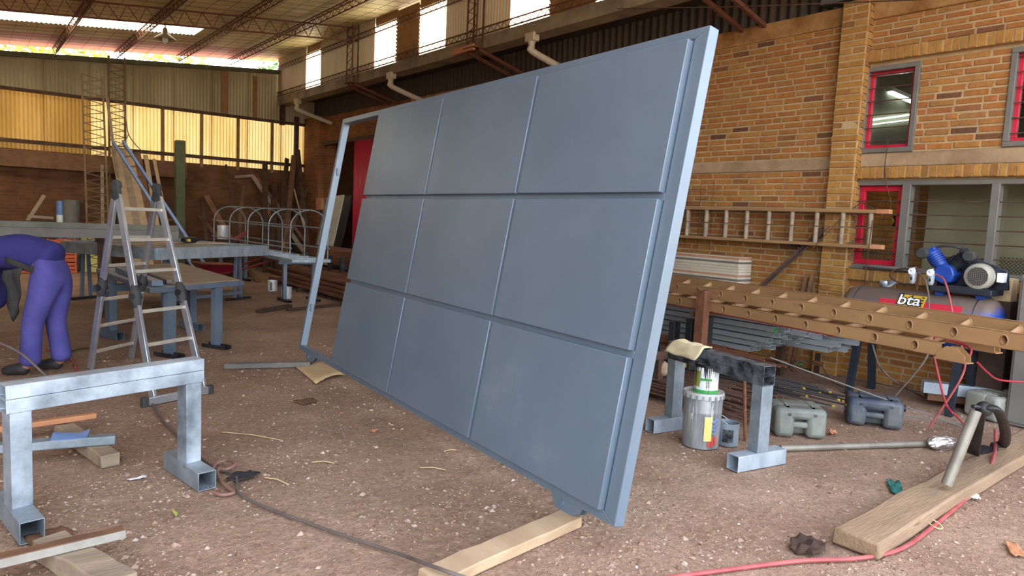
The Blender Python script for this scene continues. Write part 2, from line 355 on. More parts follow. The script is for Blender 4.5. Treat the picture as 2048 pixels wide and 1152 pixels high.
def spline(pts, n=8):
    """catmull-rom through points"""
    P = [V(p) for p in pts]; P = [P[0]*2-P[1]] + P + [P[-1]*2-P[-2]]; o = []
    for i in range(1, len(P)-2):
        for k in range(n):
            t = k/n; a, b, c, d = P[i-1:i+3]
            o.append(.5*((2*b) + (c-a)*t + (2*a-5*b+4*c-d)*t*t + (3*b-a-3*c+d)*t**3))
    o.append(P[-2]); return o

# ================================================================== STRUCTURE
# ---- floor
def ground_h(x, y): return .006*noise.noise(V((x*1.7, y*1.7, 0))) + .004*noise.noise(V((x*6, y*6, 3)))
def stretch_axis(a, b, c, d, n1, n2, n3):
    o = [a+(b-a)*i/n1 for i in range(n1)] + [b+(c-b)*i/n2 for i in range(n2)] + [c+(d-c)*i/n3 for i in range(n3+1)]; return o
xs = stretch_axis(-10.2, -1, 6.5, 7.6, 26, 190, 14); ys = stretch_axis(-4, .8, 8, 18.6, 20, 180, 70)
fb = MB(); P = [V((x, y, ground_h(x, y)-.006)) for y in ys for x in xs]; nx = len(xs)
fb.add(P, [(j*nx+i, j*nx+i+1, (j+1)*nx+i+1, (j+1)*nx+i) for j in range(len(ys)-1) for i in range(nx-1)])
floor = struct(fb.build('floor', 'dirt', recalc=False))
tag(floor, 'brown packed dirt and gravel workshop floor', 'floor')
yard = struct(MB().add([(-70, -70, -.06), (70, -70, -.06), (70, 90, -.06), (-70, 90, -.06)], [(0, 1, 2, 3)]).build('ground', 'dirt')); tag(yard, 'bare ground outside around the workshop', 'ground')
# loose gravel: uncountable, one object
gb = MB(); rnd = random.Random(3)
def stone(c, r):
    a = rnd.uniform(0, 6.28); P = []
    for k in range(4): P.append(c + V((math.cos(a+k*1.57)*r*rnd.uniform(.7, 1.2), math.sin(a+k*1.57)*r*rnd.uniform(.7, 1.2), r*rnd.uniform(-.1, .25))))
    t = c + V((rnd.uniform(-.3, .3)*r, rnd.uniform(-.3, .3)*r, r*rnd.uniform(.45, .8)))
    gb.add(P + [t], [(0, 1, 4), (1, 2, 4), (2, 3, 4), (3, 0, 4)])
for i in range(48000):
    t = rnd.random()**1.7; d = 1.6 + t*7.5; px = rnd.uniform(-150, 2200); v = ray(px, 576); v.z = 0; v.normalize()
    p = v*d; p.z = 0
    if p.x < -1.4 or p.x > 6.9: continue
    dens = noise.noise(V((p.x*1.1, p.y*1.1, 9)))
    if rnd.random() > .55 + dens*1.1: continue
    p.z = ground_h(p.x, p.y)-.006
    stone(p, rnd.choice((.003, .004, .005, .005, .006, .008, .011))*rnd.uniform(.7, 1.35) if rnd.random() < .97 else rnd.uniform(.014, .022))
tag(gb.build('gravel', 'stones', smooth=False, recalc=False), 'loose brown and pale gravel scattered over the dirt floor', 'gravel', kind='stuff')

# ---- brick pieces
def brick_mesh(seed):
    r = random.Random(seed); b = MB(); q = lambda a: a + r.uniform(-.02, .02)
    lay = []
    for x, k in ((.5, .5), (-.30, .5), (-.5, .44)):       # x: -0.5 is the face towards the hall
        ky = .5 if k == .5 else .48
        lay.append([V((x + (r.uniform(-.06, .06) if x < 0 else 0), sy*q(ky), sz*q(k))) for sy, sz in ((-1, -1), (1, -1), (1, 1), (-1, 1))])
    P = sum(lay, []); F = [(8, 9, 10, 11)]
    for l in (0, 1):
        for i in range(4): j = (i+1) % 4; F.append((l*4+i, l*4+j, l*4+4+j, l*4+4+i))
    b.add(P, F); return b
BRICKS = {}
def brick_meshes(material):
    if material not in BRICKS:
        L = []
        for s in range(6):
            o = brick_mesh(s).build('brick_shape', material, smooth=False); L.append(o.data); bpy.data.objects.remove(o)
        BRICKS[material] = L
    return BRICKS[material]
def in_view(p):
    q = p - C0; d = q.dot(FWD)
    return d > .2 and abs(q.dot(RGT)/d*FPX) < 1040 and abs(q.dot(UPV)/d*FPX) < 592
def lay_bricks(parent, rects, material, depth=.03, limit=300, axis='x'):
    """rects: (centre, length, height) ; nearest ones in view become objects, the rest one joined part"""
    ms = brick_meshes(material); rects.sort(key=lambda r: (not in_view(r[0]), (r[0]-C0).length))
    rest = MB(); rot = 0 if axis == 'x' else -pi/2 if axis == '-y' else pi/2
    for i, (c, l, h) in enumerate(rects):
        if i < limit and in_view(c):
            o = bpy.data.objects.new('brick', ms[i % 6]); COL.objects.link(o); o.parent = parent
            o.location = c; o.scale = (depth, l, h); o.rotation_euler = (0, 0, rot)
        else:
            me = ms[i % 6]; R = Matrix.Rotation(rot, 3, 'Z'); n0 = len(rest.v)
            rest.v += [c + R @ V((v.co.x*depth, v.co.y*l, v.co.z*h)) for v in me.vertices]; rest.f += [tuple(k+n0 for k in p.vertices) for p in me.polygons]
    if rest.v: tag(rest.build('bricks_beyond', material, parent, smooth=False, recalc=False), kind='stuff')
def courses(y0, y1, z0, z1, X, holes=(), pitch=.0692, L=.235, mort=.018, seed=1, proud=0):
    r = random.Random(seed); out = []; n = int(round((z1-z0)/pitch)); pitch = (z1-z0)/n
    for k in range(n):
        z = z0 + (k+.5)*pitch; y = y0 - r.uniform(0, L) * (1 if y1-y0 > .5 else 0)
        if y1-y0 <= .5: y = y0 - (0 if k % 2 else L*.5)
        while y < y1:
            l = L*r.choice((1, 1, 1, 1, .97, 1.03)) if r.random() > .06 else L*.5
            a, b = max(y, y0), min(y+l, y1); segs = [(a, b)]
            for (hy0, hy1, hz0, hz1) in holes:
                if hz0 < z < hz1:
                    ns = []
                    for (p, q) in segs:
                        if q <= hy0 or p >= hy1: ns.append((p, q))
                        else:
                            if p < hy0: ns.append((p, hy0))
                            if q > hy1: ns.append((hy1, q))
                    segs = ns
            for p, q in segs:
                if q-p > mort+.02: out.append((V((X - proud + r.uniform(-.003, .003), (p+q)/2, z + r.uniform(-.002, .002))), q-p-mort*r.uniform(.8, 1.2), pitch-mort*r.uniform(.85, 1.15)))
            y += l
    return out
def wall_cells(b, x0, x1, y0, y1, z0, z1, holes):
    Ys = sorted(set([y0, y1] + [k for h in holes for k in h[:2] if y0 < k < y1])); Zs = sorted(set([z0, z1] + [k for h in holes for k in h[2:] if z0 < k < z1]))
    for i in range(len(Ys)-1):
        for j in range(len(Zs)-1):
            cy, cz = (Ys[i]+Ys[i+1])/2, (Zs[j]+Zs[j+1])/2
            if any(h[0] < cy < h[1] and h[2] < cz < h[3] for h in holes): continue
            b.box(((x0+x1)/2, cy, cz), (x1-x0, Ys[i+1]-Ys[i], Zs[j+1]-Zs[j]))
XW = 7.5
YP0, YP1 = 3.60, 3.875          # brick pier
# bay with the windows
W1 = (3.09, 3.636, 2.376, 3.255); W2 = (1.78, 2.325, 2.376, 3.255); W3 = (1.2, 3.646, 1.17, 2.09)
HOLES = [W1, W2, W3]
b = MB(); wall_cells(b, XW-.004, XW+.20, -1.6, YP1-.05, 0, 3.94, HOLES)
wr = struct(b.build('wall_right', 'mortar')); tag(wr, 'orange brick wall with red framed windows behind the compressor', 'wall')
BR = courses(-.5, YP0, 3.425, 3.74, XW+.004, (), seed=2) + courses(-.5, YP0, 2.38, 3.27, XW+.004, [W1, W2], seed=3) + courses(-.5, YP0, .0, 1.04, XW+.004, (), seed=4) + courses(-.5, 1.2, 1.06, 2.1, XW+.004, (), seed=5)
lay_bricks(wr, BR, 'brick', .03)
# far bay of the same wall: bricks that can be told apart, then plain brickwork
OP = (13.2, 17.15, 0, 3.2)
b = MB(); wall_cells(b, XW-.004, XW+.20, YP0+.05, 7.4, 0, 3.93, ())
wf = struct(b.build('wall_right', 'mortar')); tag(wf, 'orange brick wall behind the hanging wooden ladder', 'wall')
BR = courses(YP1, 7.4, 2.35, 3.735, XW+.004, (), seed=6) + courses(YP1, 7.4, 0, 2.21, XW+.004, (), seed=7)
lay_bricks(wf, BR, 'brick', .03)
b = MB(); wall_cells(b, XW, XW+.20, 7.4, 18.6, 0, 3.93, [OP])
wg = struct(b.build('wall_right', 'brick_far')); tag(wg, 'brick wall at the far end with a dark doorway', 'wall')
# pier
b = MB(); b.box((7.452, (YP0+YP1)/2, 1.97), (.15, YP1-YP0-.008, 3.94)); pier = struct(b.build('pier', 'mortar')); tag(pier, 'ochre brick pier standing proud of the wall beside the windows', 'pier')
R_ = []
nk = 57; pitch = 3.95/nk; rr = random.Random(5)
side = []
for k in range(nk):
    z = (k+.5)*pitch; h = pitch-.014; off = rr.uniform(-.004, .004)
    if k % 2: spl = [(YP0, YP0+.13), (YP0+.13, YP1)]
    else: spl = [(YP0, YP1)] if rr.random() < .6 else [(YP0, YP0+.17), (YP0+.17, YP1)]
    for a, c in spl: R_.append((V((7.385+off+rr.uniform(-.004, .004), (a+c)/2, z)), c-a-(.012 if len(spl) > 1 else 0), h))
    side.append((V((7.455, YP0-.001, z)), .10, h))
lay_bricks(pier, R_, 'brick_ochre', .03); lay_bricks(pier, side, 'brick_ochre', .02, axis='y')
tag(pier, kind='structure')
fp = struct(MB().box((7.44, 17.9, 1.97), (.16, 1.0, 3.94)).build('pier', 'brick_far')); tag(fp, 'brick pier in the far corner of the hall', 'pier')
fp2 = struct(MB().box((7.46, 15.2, 3.55), (.10, .3, .72)).build('pier', 'brick_far')); tag(fp2, 'short brick pilaster above the dark doorway', 'pier')
# bands and soldier courses
def band(name, x0, x1, y0, y1, z0, z1, m, label):
    b = MB(); n = 24
    b.box(((x0+x1)/2, (y0+y1)/2, (z0+z1)/2), (x1-x0, y1-y0, z1-z0)); o = struct(b.build(name, m, bevel=.012)); return tag(o, label, 'band')
band('trim_1', XW-.03, XW+.05, YP1-.02, 12, 2.215, 2.345, 'concrete', 'pale concrete band across the wall above the hanging ladder')
band('trim_2', XW-.02, XW+.05, -1.5, YP0, 2.228, 2.372, 'concrete', 'pale concrete band below the upper red windows')
band('trim_3', XW-.03, XW+.18, YP1-.02, 13, 3.735, 3.93, 'plaster_strip', 'orange plaster strip capping the far brick wall')
band('trim_4', XW-.03, XW+.18, -1.5, YP0, 3.735, 3.95, 'plaster_strip', 'orange plaster strip capping the window wall')
def soldiers(name, y0, y1, z0, z1, X, label):
    b = MB(); b.box((X+.04, (y0+y1)/2, (z0+z1)/2), (.1, y1-y0, z1-z0-.006)); o = struct(b.build(name, 'mortar')); tag(o, label, 'lintel')
    y = y1-.003; L = []; r = random.Random(int(z0*100))
    while y > y0:
        l = r.uniform(.066, .078); L.append((V((X-.002+r.uniform(-.004, .004), y-l/2, (z0+z1)/2+r.uniform(-.003, .003))), l-.014, z1-z0-r.uniform(0, .008))); y -= l
    lay_bricks(o, L, 'brick_ochre', .03)
soldiers('trim_5', .6, 3.67, 3.295, 3.415, XW-.06, 'row of upright bricks over the upper red windows')
soldiers('trim_6', .6, 3.675, 2.108, 2.226, XW-.06, 'row of upright bricks over the wide lower window')
soldiers('trim_7', .6, 3.68, 1.05, 1.165, XW-.05, 'row of upright bricks under the wide lower window sill')

# ---- windows
def rect_frame(b, X, y0, y1, z0, z1, wd, dp):
    b.box((X, (y0+y1)/2, z0+wd/2), (dp, y1-y0, wd)); b.box((X, (y0+y1)/2, z1-wd/2), (dp, y1-y0, wd))
    b.box((X, y0+wd/2, (z0+z1)/2), (dp, wd, z1-z0-2*wd)); b.box((X, y1-wd/2, (z0+z1)/2), (dp, wd, z1-z0-2*wd)); return b
def upper_window(name, W, label):
    y0, y1, z0, z1 = W; t = struct(thing(name, label, 'window', (XW, (y0+y1)/2, z0)))
    rect_frame(MB(), XW+.02, y0, y1, z0, z1, .048, .10).build('window_frame', 'frame_grey', t, bevel=.004)
    rect_frame(MB(), XW+.055, y0+.048, y1-.048, z0+.048, z1-.048, .036, .05).build('sash', 'red_paint', t, bevel=.003)
    MB().box((XW+.06, (y0+y1)/2, (z0+z1)/2), (.005, y1-y0-.17, z1-z0-.17)).build('pane', 'glass', t)
    for k in range(6):
        z = z0 + .10 + (z1-z0-.2)*k/5.0 + .02
        MB().tube([(XW+.0, y0+.04, z), (XW+.0, y1-.04, z)], .006, 8).build('bar', 'rust_dark', t)
    return t
upper_window('window_1', W1, 'upper red window with bars and a lamp showing through')
upper_window('window_2', W2, 'upper red window at the right edge of the photo')
y0, y1, z0, z1 = W3
t = struct(thing('window_3', 'wide grey framed lower window with bars behind the compressor', 'window', (XW, 2.4, z0)))
b = MB(); rect_frame(b, XW+.03, y0, y1, z0, z1, .05, .12); b.box((XW+.02, 3.105, (z0+z1)/2), (.11, .082, z1-z0-.08)); b.box((XW+.02, 2.332, (z0+z1)/2), (.11, .07, z1-z0-.08)); b.build('window_frame', 'frame_grey', t, bevel=.005)
rect_frame(MB(), XW+.06, 3.15, 3.595, z0+.05, z1-.05, .055, .05).build('sash', 'red_paint', t, bevel=.003)
MB().box((XW+.075, 2.72, (z0+z1)/2), (.005, .70, z1-z0-.1)).build('pane', 'glass', t)
MB().box((XW+.075, 1.77, (z0+z1)/2), (.005, 1.05, z1-z0-.1)).build('pane', 'glass', t)
for (a, c) in ((3.15, 3.6), (2.37, 3.065), (1.25, 2.295)):
    for k in range(5):
        z = z0 + .16 + .1325*k + .02
        MB().tube([(XW+.0, a, z), (XW+.0, c, z)], .006, 8).build('bar', 'rust_dark', t)
b = MB()
for (a, c) in ((3.205, 3.54), (1.3, 2.28)):
    n = int((c-a)/.032)
    for k in range(-4, n+1):
        for sg in (1, -1):
            p, q = a+k*.032, a+k*.032+.15*1.0; zz0, zz1 = z0+.06, z0+.21
            if sg < 0: zz0, zz1 = zz1, zz0
            ts = [max(0, (a-p)/(q-p)), min(1, (c-p)/(q-p))]
            if ts[1] <= ts[0]: continue
            pts = [V((XW+.10, p+(q-p)*s, zz0+(zz1-zz0)*s)) for s in ts]; b.bar(pts[0], pts[1], .004, .004)
tag(b.build('wire_mesh', 'steel_dark', t), kind='stuff')
# ---- rooms behind the windows
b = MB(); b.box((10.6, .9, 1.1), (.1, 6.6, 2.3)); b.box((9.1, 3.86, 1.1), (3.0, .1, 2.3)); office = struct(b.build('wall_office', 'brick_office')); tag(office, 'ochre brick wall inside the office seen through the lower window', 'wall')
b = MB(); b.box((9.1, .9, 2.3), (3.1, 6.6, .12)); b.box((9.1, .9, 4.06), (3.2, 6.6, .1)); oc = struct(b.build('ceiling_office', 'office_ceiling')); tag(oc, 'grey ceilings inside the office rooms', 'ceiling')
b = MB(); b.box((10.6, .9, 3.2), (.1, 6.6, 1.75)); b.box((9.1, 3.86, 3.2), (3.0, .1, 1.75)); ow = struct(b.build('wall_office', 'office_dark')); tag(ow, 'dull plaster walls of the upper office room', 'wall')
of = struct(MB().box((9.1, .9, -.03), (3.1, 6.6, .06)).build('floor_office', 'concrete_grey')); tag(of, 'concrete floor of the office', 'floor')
tag(MB().box((8.25, 2.72, 1.3), (.04, .95, 2.05)).build('partition', 'office_plaster', bevel=.01), 'beige partition board standing behind the middle window pane', 'partition')
t = thing('fluorescent_lamp', 'fluorescent tube lamp glowing inside the upper office window', 'lamp', (8.55, 3.3, 3.5))
p0 = PX(1778, 185, 8.4); p1 = PX(1822, 204, 8.9); MB().bar(p0+V((0, 0, .035)), p1+V((0, 0, .035)), .09, .04).build('housing', 'gauge_white', t); MB().tube([p0, p1], .016, 10).build('tube', 'tube_light', t)
for i, (ya_, yb_) in enumerate(((240, 228), (249, 238))):  # added glowing bars, imitating a bright roof slit reflected in the window; no lamps
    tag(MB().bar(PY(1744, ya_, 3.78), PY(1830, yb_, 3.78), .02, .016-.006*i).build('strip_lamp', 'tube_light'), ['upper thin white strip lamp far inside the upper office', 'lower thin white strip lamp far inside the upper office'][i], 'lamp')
t = thing('wall_clock', 'small yellow round meter box inside the red window sash', 'meter', (9.2, 3.5, 1.7))
c = PX(1783, 442, 8.9); MB().box(c, (.05, .13, .13)).build('case', 'steel_dark', t, bevel=.01); MB().lathe([(.0, 0), (.045, 0), (.045, .02), (.0, .02)], c-V((.03, 0, 0)), (-1, 0, 0), 16).build('dial', 'comp_yellow', t)

# ---- sheets above the brick wall, low roof outside
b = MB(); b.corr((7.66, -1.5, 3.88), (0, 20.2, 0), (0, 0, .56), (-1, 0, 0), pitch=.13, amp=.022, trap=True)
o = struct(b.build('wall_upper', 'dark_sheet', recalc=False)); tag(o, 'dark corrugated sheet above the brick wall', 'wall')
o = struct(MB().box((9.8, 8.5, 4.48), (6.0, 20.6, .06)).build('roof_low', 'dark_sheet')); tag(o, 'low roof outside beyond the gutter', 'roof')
# ---- roof
RS = .112
def rz_(X): return 5.38 - RS*(6.65-X)
ro = thing('ceiling', 'sloping roof lined with dull foil over the hall', 'roof', (0, 0, 0), kind='structure')
SK = (-3.2, 4.06, 15.3, 16.3)
def roof_piece(x0, x1, y0, y1, name, m, th=.05):
    b = MB(); n = max(1, int((x1-x0)/.3)); k = max(1, int((y1-y0)/.3))
    P = []
    b.grid(lambda u, v: (x0+(x1-x0)*u, y0+(y1-y0)*v, rz_(x0+(x1-x0)*u) + (.012*noise.noise(V((u*(x1-x0)*2.2, v*(y1-y0)*2.2, 1))) if 0 < u < 1 and 0 < v < 1 else 0)), n, k)
    b.add([(x0, y0, rz_(x0)+th), (x1, y0, rz_(x1)+th), (x1, y1, rz_(x1)+th), (x0, y1, rz_(x0)+th)], [(0, 1, 2, 3)])
    return b.build(name, m, ro, recalc=False)
YF = ROOF_FRONT = 1.2
for (x0, x1, y0, y1, m) in ((-10.2, SK[0], YF, 17.3, 'roof_foil'), (SK[1], 6.9, YF, 17.3, 'roof_foil'), (SK[0], SK[1], YF, SK[2], 'roof_foil'), (SK[0], SK[1], SK[3], 17.3, 'roof_foil'), (-10.2, 6.0, 17.3, 18.9, 'pink_foil'), (6.0, 6.9, 17.3, 18.9, 'roof_foil')):
    roof_piece(x0, x1, y0, y1, 'roof_lining', m)
x = SK[0]
while x < SK[1]-.05:
    x1 = min(x+.91, SK[1]); MB().corr((x, SK[2], rz_(x)+.02), (x1-x+.03, 0, RS*(x1-x+.03)), (0, SK[3]-SK[2], 0), (0, 0, 1)).build('skylight_sheet', 'sheet_window', ro, recalc=False); x += .91
b = MB()
for k in range(38): y = 6+.33*k; b.bar((-1, y, rz_(-1)-.02), (6.6, y, rz_(6.6)-.02), .004, .004)
for k in range(24): x = -1+.33*k; b.bar((x, 6, rz_(x)-.02), (x, 18.8, rz_(x)-.02), .004, .004)
tag(b.build('netting', 'rust_dark', ro), kind='stuff')
def lattice(name, p0, p1, depth, width, label, step=.22, r=.009, updir=V((0, 0, 1)), m='rust_red', cat='truss', kind='structure'):
    """two upper chords, one lower chord (or one upper when width 0) and a zigzag web"""
    p0, p1 = V(p0), V(p1); t = thing(name, label, cat, p0, kind=kind); s, u, d = frame(p1-p0, updir); L = (p1-p0).length
    tops = [s*(width/2), -s*(width/2)] if width else [V((0, 0, 0))]
    for a in tops: MB().bar(p0+a, p1+a, r*2.2, r*2.2, updir).build('chord', m, t)
    MB().bar(p0-u*depth, p1-u*depth, r*2.2, r*2.2, updir).build('chord', m, t)
    b = MB(); n = max(2, int(L/step))
    for k in range(n):
        q0 = p0 + d*(L*k/n); qm = p0 + d*(L*(k+.5)/n) - u*depth; q1 = p0 + d*(L*(k+1)/n)
        for a in tops: b.bar(q0+a, qm, r, r); b.bar(qm, q1+a, r, r)
        if width: b.bar(q0+tops[0], q0+tops[1], r, r); b.bar(q0+tops[0], q1+tops[1], r, r)
    b.build('web', m, t); return t
for i, X in enumerate((5.5, 4.3, 3.0, 1.8, .6, -.6)):
    lattice('purlin', (X, YF+.1, rz_(X)-.05), (X, 18.7, rz_(X)-.05), .14, .085, ['lattice roof purlin nearest the bright side windows', 'lattice roof purlin at the end of the skylight', 'lattice roof purlin above the pendant lamp', 'lattice roof purlin crossing the skylight, third from the lamp', 'lattice roof purlin over the left edge of the photo', 'lattice roof purlin outside the left of the photo'][i], .26, .0075)
for i, Y in enumerate((13.8, 9.4, 5.0)):
    lattice('truss', (-10, Y, rz_(-10)-.06), (6.6, Y, rz_(6.6)-.06), .26, 0, ['lattice roof truss crossing the purlins under the ceiling', 'lattice roof truss over the middle of the hall', 'lattice roof truss nearest the entrance'][i], .30, .013)
# pendant lamp
lp = V((3.27, 15.2, 4.78)); t = thing('pendant_lamp', 'pendant lamp with a wide bell shade hanging below the skylight', 'lamp', lp)
MB().tube([lp+V((0, 0, .0)), (3.27, 15.2, rz_(3.27))], .012, 6).build('stem', 'steel_dark', t)
MB().lathe([(.025, .02), (.04, .0), (.055, -.08), (.12, -.13), (.19, -.18), (.2, -.205), (.18, -.195), (.11, -.14), (.04, -.07)], lp+V((0, 0, .1)), (0, 0, 1), 24).build('lamp_shade', 'lamp_shade', t)
MB().ball(lp+V((0, 0, -.10)), (.055, .055, .08), 12, 8).build('bulb', 'gauge_white', t)

# ---- clerestory above the gutter
cl = thing('wall_clerestory', 'band of grey sheets and bright panels above the gutter', 'wall', (6.65, 10, 4.4), kind='structure')
XC = 6.65
CUTS = [(18.4, 16.56, 'sheet_grey'), (16.56, 15.70, 'sheet_window'), (15.70, 13.07, 'sheet_grey'), (13.07, 12.19, 'sheet_window'), (12.19, 11.35, 'louvre'), (11.35, 10.45, 'sheet_window'), (10.45, 8.67, 'sheet_grey'), (8.67, 7.77, 'sheet_window'), (7.77, 6.86, 'louvre'), (6.86, 5.9, 'sheet_window'), (5.9, YF, 'sheet_grey')]
for ya, yb, m in CUTS:
    if m == 'louvre':
        for k in range(13):
            z = 4.42 + .07*k; MB().prof((XC, yb, z), (XC, ya, z), [(.025, -.012), (.03, -.008), (-.02, .075), (-.025, .072)]).build('louvre_slat', 'sheet_seam', cl)
    elif m == 'sheet_window':
        MB().corr((XC, yb, 4.40), (0, ya-yb, 0), (0, 0, .82), (-1, 0, 0)).build('clear_sheet', m, cl, recalc=False)
        MB().box((XC+.02, (ya+yb)/2, 5.30), (.02, ya-yb, .17)).build('head_strip', 'sheet_seam', cl)
    else:
        y = yb
        while y < ya-.02:
            y2 = min(y+.92, ya); MB().corr((XC, y, 4.38), (0, y2-y, 0), (0, 0, 1.0), (-1, 0, 0), trap=True).build('wall_sheet', m, cl, recalc=False); y += .92
for k, z in ((0, 4.50), (1, 5.16)):
    lattice('lattice_girt', (XC-.07, YF, z), (XC-.07, 18.3, z), .10, 0, ['lattice rail along the foot of the bright side panels', 'lattice rail along the top of the bright side panels'][k], .17, .008)
b = MB(); b.prof((6.74, YF, 4.28), (6.74, 18.3, 4.28), [(-.14, -.09), (.14, -.09), (.14, .10), (.10, .10), (.10, -.05), (-.10, -.05), (-.10, .10), (-.14, .10)])
g = struct(b.build('gutter', 'concrete_grey')); tag(g, 'long grey concrete gutter under the bright side panels', 'gutter')
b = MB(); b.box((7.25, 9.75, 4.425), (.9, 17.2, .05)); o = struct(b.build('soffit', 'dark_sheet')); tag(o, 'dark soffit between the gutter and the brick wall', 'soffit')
for i, Y in enumerate((13.8, 9.4, 5.0)):
    lab = ['rusty lattice post above the gutter nearest the far corner', 'rusty lattice post above the gutter between bright panels', 'rusty lattice post and braces above the gutter near the pier'][i]
    t = thing('lattice_post', lab, 'post', (6.55, Y, 4.2), kind='structure')
    for dx in (0, -.12):
        for dy in (-.13, .13): MB().bar((6.58+dx, Y+dy, 4.2), (6.58+dx, Y+dy, 5.34), .022, .022).build('chord', 'rust_red', t)
    b = MB()
    for k in range(7):
        z = 4.2+.16*k
        b.bar((6.46, Y-.13, z), (6.46, Y+.13, z+.08), .01, .01); b.bar((6.46, Y+.13, z+.08), (6.46, Y-.13, z+.16), .01, .01)
    b.build('web', 'rust_red', t)
    MB().box((6.52, Y, 4.185), (.22, .34, .02)).build('base_plate', 'rust_red', t)
    for dy in (-.15, .15): MB().bar((6.5, Y+dy, 4.15), (7.49, Y+dy, 3.90), .04, .05).build('brace', 'rust_red', t)
    MB().bar((6.46, Y, 4.15), (7.3, Y, 4.38), .03, .03).build('tie', 'rust_red', t)
b = MB(); b.bar((6.44, 9.3, 4.19), (6.44, 9.9, 4.19), .05, .09); tag(b.build('timber_block', 'wood_orange'), 'short orange timber block resting under the lattice post', 'block')
ROOT['x'] = Matrix.Identity(4)
for i, (px, py) in enumerate(((595, 205), (782, 160), (1064, 78))):
    p = PX(px, py, 6.62); t = thing('downpipe', ['pale gutter downpipe in the far corner', 'pale gutter downpipe above the left part of the gate', 'pale gutter downpipe above the middle of the gate'][i], 'pipe', (6.62, p.y, 4.2), kind='structure')
    y = p.y; MB().prof((6.62, y, 4.22), (6.62, y, 4.10), [(-.10, -.06), (.10, -.06), (.10, .06), (-.10, .06)], up=V((1, 0, 0))).build('outlet', 'pale_pvc', t, bevel=.01)
    MB().tube(spline([(6.62, y, 4.12), (6.62, y, 4.03), (6.66, y-.02, 3.95), (7.46, y-.12, 3.72)], 5), .05, 12).build('pipe', 'pale_pvc', t)
    MB().lathe([(.05, 0), (.058, 0), (.058, .04), (.05, .04)], (6.62, y, 4.08), (0, 0, 1), 14).build('collar', 'pale_pvc', t)

# ---- back wall
YB = 18.4
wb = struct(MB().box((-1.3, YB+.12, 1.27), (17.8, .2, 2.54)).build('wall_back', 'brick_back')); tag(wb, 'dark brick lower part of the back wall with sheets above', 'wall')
x = 7.6; k = 0; rr = random.Random(8)
while x > -9.5:
    x2 = x-.866; xm = (x+x2)/2
    m = 'sheet_bright' if xm > 3.3 else ('sheet_gold' if xm < 2.15 else 'sheet_bright')
    if 4.6 < xm < 4.9 or rr.random() < .12: m = 'sheet_gold' if xm < 4 else m
    MB().corr((x2, YB+.06, 2.44), (x-x2+.04, 0, 0), (0, 0, 1.36), (0, 1, 0)).build('lower_sheet', m, wb, recalc=False)
    zt = 5.06-.098*(6.7-xm); MB().corr((x2, YB+.03, 3.74), (x-x2+.04, 0, 0), (0, 0, min(zt, 5.08)-3.74), (0, 1, 0)).build('upper_sheet', 'sheet_dim' if rr.random() > .15 else 'sheet_grey', wb, recalc=False)
    x = x2
for px in (325, 403, 476, 544):
    X = PY(px, 280, YB-.02).x; MB().box((X, YB-.03, 3.1), (.07, .03, 1.3)).build('seam_strip', 'sheet_seam', wb)
for k, (px, w_) in enumerate(((450, .16), (510, .12))):
    X = PY(px, 200, YB).x; MB().box((X, YB+.005, 4.3), (w_, .012, 1.1)).build('stained_strip', 'sheet_seam', wb)
def girt(name, z, h, m, label, x0=-9.5, x1=7.45, slope=0):
    b = MB(); b.bar((x0, YB-.05, z+slope*(x0-6.7)), (x1, YB-.05, z+slope*(x1-6.7)), .08, h); o = struct(b.build(name, m)); return tag(o, label, 'girt')
girt('girt', 3.77, .07, 'rust_dark', 'rusty steel girt across the middle of the back wall sheets')
girt('girt', 2.70, .08, 'rust_dark', 'dark steel girt along the bottom of the back wall sheets')
girt('girt', 5.04, .10, 'olive', 'dark green girt along the top of the back wall sheets', x1=6.7, slope=.098)
o = struct(MB().box((-2.6, YB-.08, 2.33), (14.0, .24, .36)).build('trim_8', 'wood_brown', bevel=.01)); tag(o, 'reddish brown tie beam along the brick back wall', 'beam')
for (X, z0_, z1_, w_, lab) in ((7.10, 0, 3.95, .10, 'dark steel post by the far brick pier'), (6.72, 3.7, 5.2, .12, 'dark corner post beside the bright gap')):
    o = struct(MB().box((X, YB-.12, (z0_+z1_)/2), (w_, .10, z1_-z0_)).build('corner_post', 'rust_dark')); tag(o, lab, 'post')
X = 2.93; t = thing('lattice_post', 'rusty lattice post in the middle of the back wall', 'post', (X, YB-.2, 0), kind='structure')
for dx in (-.16, .16): MB().bar((X+dx, YB-.15, 0), (X+dx, YB-.15, 4.75), .04, .04).build('chord', 'mast_brown', t)
b = MB()
for k in range(29): z = .15*k+.2; b.bar((X-.16, YB-.15, z), (X+.16, YB-.15, z+.075), .016, .016); b.bar((X+.16, YB-.15, z+.075), (X-.16, YB-.15, z+.15), .016, .016)
b.build('web', 'mast_brown', t)
o = struct(MB().box((-10.2, 7.2, 1.7), (.2, 22.8, 3.4)).build('wall_left', 'brick_back')); tag(o, 'brick wall on the left side of the hall', 'wall')
